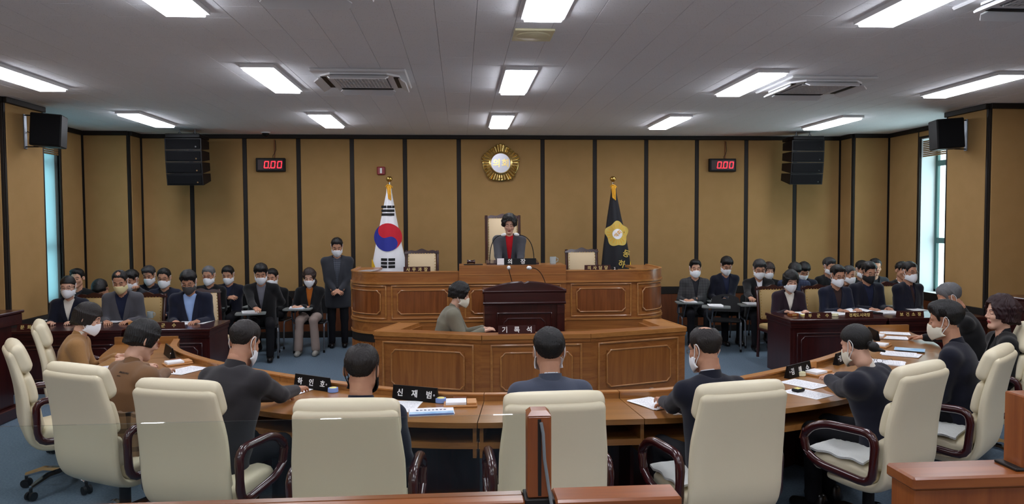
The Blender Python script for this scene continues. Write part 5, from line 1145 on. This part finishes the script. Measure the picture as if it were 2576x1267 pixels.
def tray(label,px,py,z,yaw=0,lid=False):
    q=tpos(px,py,z,.76); t=thing('memo_tray',label,'memo tray',(q.x,q.y,z+.001),math.radians(-yaw),'wooden memo trays')
    MB().box(-.115,.115,-.075,.075,0,.014,b=.003).build('tray','tray_wood',t); MB().box(-.10,.04,-.062,.058,.0145,.034,b=.002).build('memo_block','paper',t); MB().box(.043,.11,-.062,.062,.0145,.03,b=.003).build('card_rest','tray_wood',t); MB().box(-.05,.045,.059,.068,.0145,.042,b=.002).build('clip','copper',t)
    if lid: MB().box(-.10,.10,.078,.086,.0,.085,b=.003).build('lid','tray_wood',t)
def seal(label,px,py,z,col='seal_cream',topc='seal_cream'):
    q=tpos(px,py,z,.84); t=thing('sponge_cup',label,'sponge cup',(q.x,q.y,z+.001),0,'sponge cups')
    MB().lathe([(.036,0),(.040,.004),(.037,.032),(.031,.034),(.030,.026),(.001,.026)],20).build('cup',col,t); MB().lathe([(.001,.0265),(.0295,.0265),(.027,.034),(.001,.036)],20).build('sponge',topc,t)
def mug(label,p,s=1.0):
    t=thing('glass_mug',label,'mug',p,0); k=s
    MB().lathe([(.030*k,0),(.038*k,.002),(.040*k,.09*k),(.037*k,.09*k),(.034*k,.012),(.001,.010)],20).build('glass_body','mug_glint',t); MB().tube([(.038*k,0,.075*k),(.062*k,0,.07*k),(.064*k,0,.04*k),(.038*k,0,.02*k)],.005,8).build('handle','mug_glint',t)
def plate(label,body,center,w,h,yaw=0,size=.05,m='black_plate',tm='white_paint',wedge=.05,bold=.0012,sp=1.0,tx=0,dot=0):
    """triangular desk name plate; text faces local -Y"""
    t=thing('name_plate',label,'name plate',center,math.radians(-yaw),'name plates')
    MB().prism([(-wedge*.5,0),(wedge*.5,0),(.004,h),(-.006,h)],-w/2,w/2,axis=0).build('block',m,t)
    a=math.atan2(wedge*.5-.006,h); M=Matrix.Translation((tx,-wedge*.25-.0035,h*.5))@Matrix.Rotation(PI/2-a,4,'X')
    n_=len([c for c in body if c!=' ']); lettering(body,size,M,t,tm,bold,.0006,min(w*.66/max(n_-1,1),size*2.4))
    if dot: o=MB().lathe([(.001,0),(.008,0),(.006,.003),(.001,.004)],10).build('stud','silver_plate',t); o.matrix_local=Matrix.Translation((dot*(w/2-.02),-wedge*.25-.003,h*.5))@Matrix.Rotation(PI/2-a,4,'X')
    return t
def tang(X):   # table heading near a world X (for things along the lip)
    i=min(range(1,NS-1),key=lambda k:abs(INN[k][0]-X)); a,b=INN[i-1],INN[i+1]; return -math.degrees(math.atan2(b[1]-a[1],b[0]-a[0]))
def lipplate(px,py,body,label,size=.055,w=.35,h=.10,dot=1,**k):
    q=tpos(px,py+8,HT,.86); yw=tang(q.x); return plate(label,body,(q.x,q.y,HT+.001),w,h,yw,size,dot=dot,**k)
lipplate(797,966,'하   인   호','black white-lettered name plate by the hand of the charcoal suit man')
lipplate(1066,982,'신   재   범','black white-lettered name plate left of the wooden memo tray in the middle')
lipplate(1715,966,'강','black name plate half hidden by the man with bald crown',dot=-1,tx=-.11)
lipplate(1955,926,'김   혜   수','black name plate with white letters before the ponytailed woman',dot=-1)
lipplate(2098,900,'김 진','black name plate behind the ponytailed woman',dot=-1,tx=-.05)
lipplate(2180,842,'','black name plate near the glass mug on the right arm of the table',dot=-1)
lipplate(428,888,'','black name plate near the woman with red glasses')
def deskplate(px,py,body,label,w,Y=8.86,z=.751,size=.052,m='plate_brown',tm='gold_paint',h=.075,**k):
    q=atY(px,py,Y); return plate(label,body,(q.x,Y,z),w,h,0,size,m,tm,.04,**k)
deskplate(84,812,'문화원장','brown name plate lettered in gold at the far left desk',.36)
deskplate(425,815,'군   수','brown name plate behind the brown sweater woman head',.36,Y=8.84)
deskplate(2058,790,'부  군  수','brown name plate with three gold letters on the right desk',.34)
deskplate(2161,787,'경제도시국장','brown name plate with six gold letters on the right desk',.36,size=.05)
deskplate(2289,784,'보건소장','brown name plate with four gold letters nearest the bright window',.36)
deskplate(1300,834,'기   록   석','brown name plate with white letters on the recording desk',.40,Y=7.70,z=.801,size=.07,tm='white_paint',h=.085,bold=.002)
PP=deskplate(1299,658,'의    장','black name plate with white letters and white card on the presiding desk',.54,Y=9.80,z=1.418,size=.075,m='black_plate',tm='white_paint',h=.085,bold=.002)
B('white_card','paper',PP,-.265,-.17,-.028,-.024,.003,.088,b=0)
deskplate(1049,678,'사 무 과 장','brown name plate with gold letters on the left bench wing',.36,Y=9.80,z=1.328,size=.056,h=.075)
deskplate(1503,675,'의 사 담 당','brown name plate with gold letters on the right bench wing',.36,Y=9.80,z=1.328,size=.056,h=.075)
q=atY(1546,676,9.82); plate('small black number card beside the right bench name plate','2',(q.x,9.82,1.328),.09,.05,0,.045,'black_plate','white_paint',.03)
# presiding desk things
t=thing('reading_stand','low dark reading stand on the presiding desk','reading stand',(atY(1289,658,9.95).x,9.97,1.418)); MB().prism([(-.12,0),(.14,0),(.14,.05),(-.12,.02)],-.36,.36,axis=0).build('board','mahogany',t)
t=thing('desk_microphones','pair of gooseneck microphones before the presiding woman','microphones',(atY(1286,658,10.0).x,10.0,1.418))
for sx,bx,tx,ty in ((-1,1232,1266,590),(1,1344,1300,589)):
    b0=atY(bx,655,10.02); e1=atY(tx,ty,10.05); ox,oy,oz=t.location
    MB().box(b0.x-ox-.03,b0.x-ox+.03,.01,.09,0.0,.02,b=.004).build('microphone_base','black_plastic',t)
    gooseneck('microphone',t,(b0.x-ox,.05,.02),(b0.x-ox+.0*sx,.05,(e1.z-oz)*.95),(e1.x-ox+.03*sx,.03,e1.z-oz-.01),.006)
q=atY(1185,657,9.85); t=thing('gavel_block','dark wooden gavel and block on the presiding desk','gavel',(q.x,9.86,1.418)); MB().box(-.10,.16,-.05,.05,0,.010,b=.003).build('mat','black_plastic',t); MB().lathe([(.001,-.055),(.026,-.055),(.03,-.045),(.022,-.03),(.022,.03),(.03,.045),(.026,.055),(.001,.055)],14,(0,0,.042),axis=0).build('gavel_head','mahogany',t)
mug('ribbed glass mug on the right end of the presiding desk',(atY(1391,658,9.9).x,9.9,1.418),1.1)
papers('silver folders on the left bench wing beside the white flag',928,681,1.328,20,3,mats_=('paper','silver_plate'))
# horseshoe things
papers('papers before the camel coat woman',288,922,HT,60,3); papers('papers under the brown sweater woman, bottom left',300,938,HT,40,2)
papers('open papers before the charcoal suit man at left',478,930,HT,30,3); tray('wooden memo tray behind the brown sweater woman',452,915,HT,-35)
papers('chart sheets between the charcoal suit and his name plate',722,988,HT,20,2); seal('blue sponge cup behind the thinning-haired man',845,983,HT,'seal_blue','seal_yellow')
t=papers('glossy blue report with a mountain cover',1085,1037,HT,-4,2,w=.148,h=.09,mats_=('paper','paper'),fan=.0)
MB().box(-.146,.146,-.088,.005,.0046,.0056).build('cover_photo','cover_blue',t); MB().box(-.146,.146,-.088,-.055,.0057,.0063).build('cover_photo','cover_navy',t); lettering('주요업무추진계획',.022,Matrix.Translation((0,.045,.0056))@Matrix.Rotation(PI,4,'Z'),t,'cover_navy',.0003,.0004,.026)
tray('wooden memo tray beside the blue sponge cup',1168,1002,HT,0); seal('blue sponge cup beside the central memo tray',1116,1004,HT,'seal_blue','seal_yellow')
papers('single sheet under the thinning-haired man, right side',1015,1022,HT,10,1)
q=atZ(1254,1004,HT); t=thing('card_case','dark blue card case on the table left of centre chair','case',(q.x,q.y,HT+.001)); MB().box(-.05,.05,-.04,.04,0,.018,b=.006).build('case','cover_navy',t)
q=atZ(1640,988,HT); t=thing('pen_purse','maroon leather pen purse beside the half hidden name plate','purse',(q.x,q.y,HT+.001),math.radians(6)); MB().box(-.11,.11,-.04,.04,0,.026,b=.01).build('body','maroon_wood',t); MB().box(-.012,.03,-.043,.043,.0,.031,b=.008).build('strap','mahogany',t)
papers('white papers on a black clipboard before the bald crown man',1640,1012,HT,-24,3,mats_=('black_plastic','paper_lines'))
tray('wooden memo tray with raised lid before the ponytailed woman',2042,938,HT,-28,True); seal('cream sponge cup before the ponytailed woman',2012,944,HT)
papers('printed sheets at the elbow of the ponytailed woman',2020,966,HT,-30,2)
q=atZ(2008,985,HT); t=thing('recorder','small green and black voice recorder on the table','recorder',(q.x,q.y,HT+.006),math.radians(30)); MB().box(-.045,.045,-.028,.028,0,.02,b=.005).build('body','black_plastic',t); MB().box(-.03,.02,-.02,.02,.0205,.022).build('face','seal_yellow',t)
papers('sheets beneath the voice recorder',2030,990,HT,-30,1)
papers('open documents before the grey-haired bending man',2240,850,HT,-60,4); papers('typed sheets before the beige mask man',2265,892,HT,-52,4); papers('blue covered brochure above the typed sheets',2288,879,HT+.012,-55,1,w=.09,h=.13,mats_=('cover_blue',)); papers('loose sheets with spectacles at the right chair',2228,912,HT,-50,3)
papers('sheet pile far along the right arm of the table',2250,838,HT,-62,2)
tray('wooden memo tray far along the right table arm',2206,848,HT,-50); tray('wooden memo tray in front of the glass mug',2205,870,HT,-45); seal('cream sponge cup near the far memo tray',2190,851,HT); seal('cream sponge cup near the glass mug',2192,876,HT)
q=atZ(2180,872,HT); mug('clear glass mug on the right arm of the table',(q.x,q.y,HT+.001))
q=atZ(2215,908,HT+.01); t=thing('spectacles','black spectacles lying on the loose sheets','glasses',(q.x,q.y,HT+.032),2.2); o=mobj('frame',glasses_mesh('glass_frame_black'),t)
# side desk things
DZ=.751
papers('white papers before the woman with the scarf',150,803,DZ,10,4); q=atZ(185,797,DZ); t=thing('note_pad','yellow sticky note pad on the left desk','note pad',(q.x,q.y,DZ)); MB().box(-.04,.04,-.04,.04,0,.02,b=.002).build('block','seal_yellow',t)
papers('open booklet of the man in the yellow mask',300,800,DZ,0,open_=True); papers('thick report under the open booklet',290,808,DZ,6,5,fan=.05)
mug('ribbed glass mug between the two left desks',atZ(378,800,DZ)); papers('printed sheets before the man in the blue shirt',475,812,DZ,-6,3); papers('loose sheet right of the blue shirt man',505,810,DZ,8,1)
q=atZ(345,816,DZ); t=thing('wooden_box','light wooden pen box on the left desk','box',(q.x,q.y,DZ)); MB().box(-.09,.09,-.04,.04,0,.03,b=.003).build('box','tray_wood',t); MB().box(-.092,.092,-.042,.042,.0305,.04,b=.003).build('lid','tray_wood',t)
papers('papers on a black pad before the turtleneck woman',2005,788,DZ,0,3,mats_=('black_plastic','paper_lines'))
q=atZ(1995,794,DZ); t=thing('wooden_box','reddish wooden block on the left end of the right desk','box',(q.x,q.y,DZ)); MB().box(-.06,.06,-.04,.04,0,.035,b=.004).build('box','cherry',t); MB().box(-.03,.03,-.041,-.0405,.012,.022).build('label','gold_paint',t)
q=atZ(2025,793,DZ); t=thing('note_pad','pale yellow note pad on the right desk','note pad',(q.x,q.y,DZ)); MB().box(-.05,.05,-.03,.03,0,.012,b=.002).build('block','seal_yellow',t)
papers('sheets between the three and six letter name plates',2110,788,DZ,-8,3); seal('cream sponge cup on the right desk',2101,795,DZ); papers('open booklet before the black mask man',2165,783,DZ,0,open_=True); papers('purple edged report stack on the right desk',2232,786,DZ,10,6,fan=.2); papers('papers before the man nearest the bright window',2300,778,DZ,0,3)
q=atZ(2205,788,DZ); t=thing('calculator','flat black calculator beside a small wooden tray','calculator',(q.x,q.y,DZ)); MB().box(-.07,.07,-.04,.04,0,.012,b=.003).build('body','black_plastic',t)
# papers on writing tablets
for o in COL.objects[:]:
    if o.name.startswith('tablet_chair'):
        lab=o['label']; a=o.rotation_euler.z; q=rotz((.14,.34),a); P=(o.location.x+q.x,o.location.y+q.y,.706)
        if any(k in lab for k in ('hands on a writing','rust scarf','plaid jacket with clasped','looking at a phone','writing with a pen','empty')):
            t=thing('paper_stack','document pile on the '+('writing tablet '+lab[lab.index(' under the')+1:].replace('under','of') if 'under the' in lab else 'empty chair tablet'),'papers',P,a,'papers and booklets')
            t['label']=' '.join(t['label'].split()[:15])
            for k in range(3): ob=MB().box(-.105,.105,-.14,.14,0,.006).build('sheet',('paper','cover_blue','paper_lines')[k] if 'rust' in lab else 'paper_lines',t); ob.matrix_local=Matrix.Translation((.008*k,.0,.0065*k))@Matrix.Rotation(.06*k,4,'Z')
# quilted seat pads and the checked blanket
def quilt(i,label):
    c=EXO[i]; t=thing('seat_pad',label,'cushion',(c.location.x,c.location.y,.540),c.rotation_euler.z,'quilted seat pads'); n=26; V=[];Fs=[]
    for s_ in(0,1):
        for j in range(n+1):
            for k in range(n+1):
                x=-.262+.524*k/n; y=-.12+.37*j/n; e=max(abs(x)/.262,0); zz=.003*math.sin(k*1.9)*math.sin(j*1.7)-.05*max(0,e-.72)**1.5*(1+.6*math.sin(y*38)); x*=1+.02*math.sin(y*45)*(e>.9); V.append((x,y,zz+(.013 if s_ else 0)))
    ix=lambda s_,j,k:s_*(n+1)**2+j*(n+1)+k
    for j in range(n):
        for k in range(n): Fs+=[(ix(0,j,k),ix(0,j+1,k),ix(0,j+1,k+1),ix(0,j,k+1)),(ix(1,j,k),ix(1,j,k+1),ix(1,j+1,k+1),ix(1,j+1,k))]
    for j in range(n): Fs+=[(ix(0,j,0),ix(1,j,0),ix(1,j+1,0),ix(0,j+1,0)),(ix(0,j,n),ix(0,j+1,n),ix(1,j+1,n),ix(1,j,n)),(ix(0,0,j),ix(0,0,j+1),ix(1,0,j+1),ix(1,0,j)),(ix(0,n,j),ix(1,n,j),ix(1,n,j+1),ix(0,n,j+1))]
    MB().add(V,Fs).build('pad','quilt_gray',t,60)
quilt(6,'grey white quilted pad on the bald crown man chair'); quilt(7,'grey white quilted pad on the ponytailed woman chair'); quilt(8,'grey white quilted pad on the beige mask man chair')
mat('burberry',(150,122,92),.9,check=((28,24,24),9,.28))
q=atY(322,1060,4.72); t=thing('checked_blanket','beige blanket with black and white check hanging at the chair side','blanket',(q.x,4.72,0),-.3)
rings=[]
for k in range(15):
    u=k/14; z=.80-.42*u; rings.append([(x,y+.012*math.sin(x*60+u*4),z) for x,y in [(-.08+.16*j/10,-.02) for j in range(11)]+[(.08-.16*j/10,.01) for j in range(11)]])
MB().loft(rings).build('cloth','burberry',t,60)
# flags
def flag(px,label,kind):
    Y=11.9; base=atY(px,443,Y); t=thing('flag',label,'flag',(base.x,Y,PLAT+.001)); g=PLAT+.001
    MB().lathe([(.001,0),(.16,0),(.16,.03),(.05,.06),(.02,.10),(.001,.10)],24).build('stand','brass',t); MB().tube([(0,0,.08),(0,0,base.z-g-.09)],.014,10).build('pole','chrome',t)
    MB().lathe([(.001,-.045),(.018,-.045),(.012,-.035),(.022,-.028),(.045,-.010),(.052,.015),(.045,.038),(.025,.055),(.001,.06)],18,(0,0,base.z-g-.06)).build('finial','brass',t)
    zt=atY(px,474,Y).z-g; P=lambda x,y: (atY(x,y,Y).x-base.x, atY(x,y,Y).z-g)
    if kind=='white': Ls=[(973,480),(960,545),(947,610),(938,660),(936,700),(936,760)]; Rs=[(985,480),(997,545),(1010,610),(1019,650),(1024,700),(1028,760)]
    else: Ls=[(1538,480),(1528,545),(1518,620),(1513,670),(1510,700),(1508,760)]; Rs=[(1549,480),(1562,545),(1575,600),(1583,650),(1586,700),(1588,760)]
    L_=[P(*p) for p in Ls]; R_=[P(*p) for p in Rs]; zs=[p[1] for p in L_][::-1]; lx=[p[0] for p in L_][::-1]; rx=[p[0] for p in R_][::-1]; zr=[p[1] for p in R_][::-1]
    def fy(x,z):
        l=np.interp(z,zs,lx); r=np.interp(z,zr,rx); u=(x-l)/max(r-l,.01); w=r-l; return -(.03+.30*w*math.sin(max(0,min(1,u))*PI)**.7)-.012*math.sin(u*13+z*2)*min(1,w*4)
    rings=[]; n=26
    for k in range(29):
        z=zs[0]+(zt-zs[0])*k/28; l=np.interp(z,zs,lx); r=np.interp(z,zr,rx); ring=[]
        for j in range(n+1): x=l+(r-l)*j/n; ring.append((x,fy(x,z),z))
        for j in range(n+1): x=r-(r-l)*j/n; ring.append((x,.02+.10*(r-l)*math.sin(j/n*PI),z))
        rings.append(ring)
    cl=MB().loft(rings).build('cloth','flag_white' if kind=='white' else 'flag_black',t,80)
    def patch(poly_rows,m,nm,parent=t,off=.004):   # rows of (x,z) strips laid on the cloth
        mb=MB(); V=[];Fs=[]; w=len(poly_rows[0])
        for row in poly_rows: V+=[(x,fy(x,z)-off,z) for x,z in row]
        for a in range(len(poly_rows)-1):
            for b in range(w-1): Fs.append((a*w+b,a*w+b+1,(a+1)*w+b+1,(a+1)*w+b))
        mb.add(V,Fs); return mb.build(nm,m,parent,80)
    def rect(x0,y0,x1,y1,m,nm,k=8): return patch([[P(x0+(x1-x0)*b/k,y0+(y1-y0)*a/3) for b in range(k+1)] for a in range(4)],m,nm)
    if kind=='white':
        for a in range(3): rect(960,517+9.6*a,993,523.5+9.6*a,'flag_ink','trigram_bar')
        for a in range(3):
            for x0,x1 in((961,977),(980,996)): rect(x0,648+8.8*a,x1,654.5+8.8*a,'flag_ink','trigram_bar',4)
        cx,cz=P(977,596); R=.226; rot=-1.15
        def half(sgn,m,nm):   # yin-yang half as radial rows
            rows=[]
            for a in range(61):
                v=-1+2*a/60; row=[]      # along the dividing direction
                c=math.sqrt(max(1-v*v,0)); s_c=(-math.sqrt(max(.25-(v+.5)**2,0)) if v<0 else math.sqrt(max(.25-(v-.5)**2,0)))
                lo,hi=(s_c,c) if sgn>0 else (-c,s_c)
                for b in range(11):
                    w_=lo+(hi-lo)*b/10; row.append((cx+R*(v*math.cos(rot)-w_*math.sin(rot)),cz+R*(v*math.sin(rot)+w_*math.cos(rot))))
                rows.append(row)
            patch(rows,m,nm,off=.010)
        half(1,'flag_red','taegeuk_red'); half(-1,'flag_blue','taegeuk_blue')
        patch([[P(936+(2+14*u)*b/4 ,652+ (32)*u) for b in range(5)] for u in np.linspace(0,1,9)],'flag_yellow','fringe')
    else:
        cx,cz=P(1550,588); R=.19; rows=[]
        for a in range(7):
            r_=R*a/6; rows.append([(cx+r_*(1+.10*math.cos(5*(q-.35)))*math.cos(q),cz+1.06*r_*(1+.10*math.cos(5*(q-.35)))*math.sin(q)) for q in np.linspace(0,2*PI,51)])
        patch(rows,'embroider','embroidered_flower'); patch([[(cx-.005+.085*a/4*math.cos(q),cz+.085*a/4*math.sin(q)) for q in np.linspace(0,2*PI,33)] for a in range(5)],'flag_white','disc',off=.008)
        for k in range(20):
            q=2*PI*k/20+.1; d=Vector((math.cos(q),math.sin(q))); nn=Vector((-d.y,d.x))*.005
            patch([[(cx+d.x*r_+nn.x*s_,cz+d.y*r_+nn.y*s_) for s_ in(-1,1)] for r_ in (.105,.13,.155,.17)],'thread_gold','petal_line',off=.008)
        def onflag(ch,x,y,sz,rot_):
            q=P(x,y); lettering(ch,sz,Matrix.Translation((q[0],fy(*q)-.022,q[1]))@FRONT@Matrix.Rotation(rot_,4,'Z'),t,'embroider' if sz>.1 else 'thread_gold',.002,.002)
        onflag('의회',1549,588,.075,.75); onflag('동',1571,637,.13,-.35); onflag('하',1558,662,.13,-.3)
        patch([[P(1577+(10)*u*b/4+ (1-u)*8,655+30*u) for b in range(5)] for u in np.linspace(0,1,7)],'flag_yellow','fringe')
    for k in range(7):
        a=2*PI*k/7; MB().tube([(.012*math.cos(a),-.03+.012*math.sin(a),zt+.06),(.03*math.cos(a),-.045+.02*math.sin(a),zt+.02),(.022*math.cos(a)+.004*k-.01,-.05+.016*math.sin(a),zt-.05-.012*k),(.02*math.cos(a)+.004*k-.01,-.055+.014*math.sin(a),zt-.10-.016*k)],[.008,.012,.009,.010],6).build('tassel','thread_gold',t)
    MB().tube([(-.05,-.03,zt+.03),(-.02,-.055,zt+.06),(.02,-.055,zt+.05),(.055,-.03,zt+.02)],.010,6).build('cord','thread_gold',t)
flag(979,'white flag with red and blue circle and black bars','white'); flag(1542,'black council flag with gold flower emblem','black')
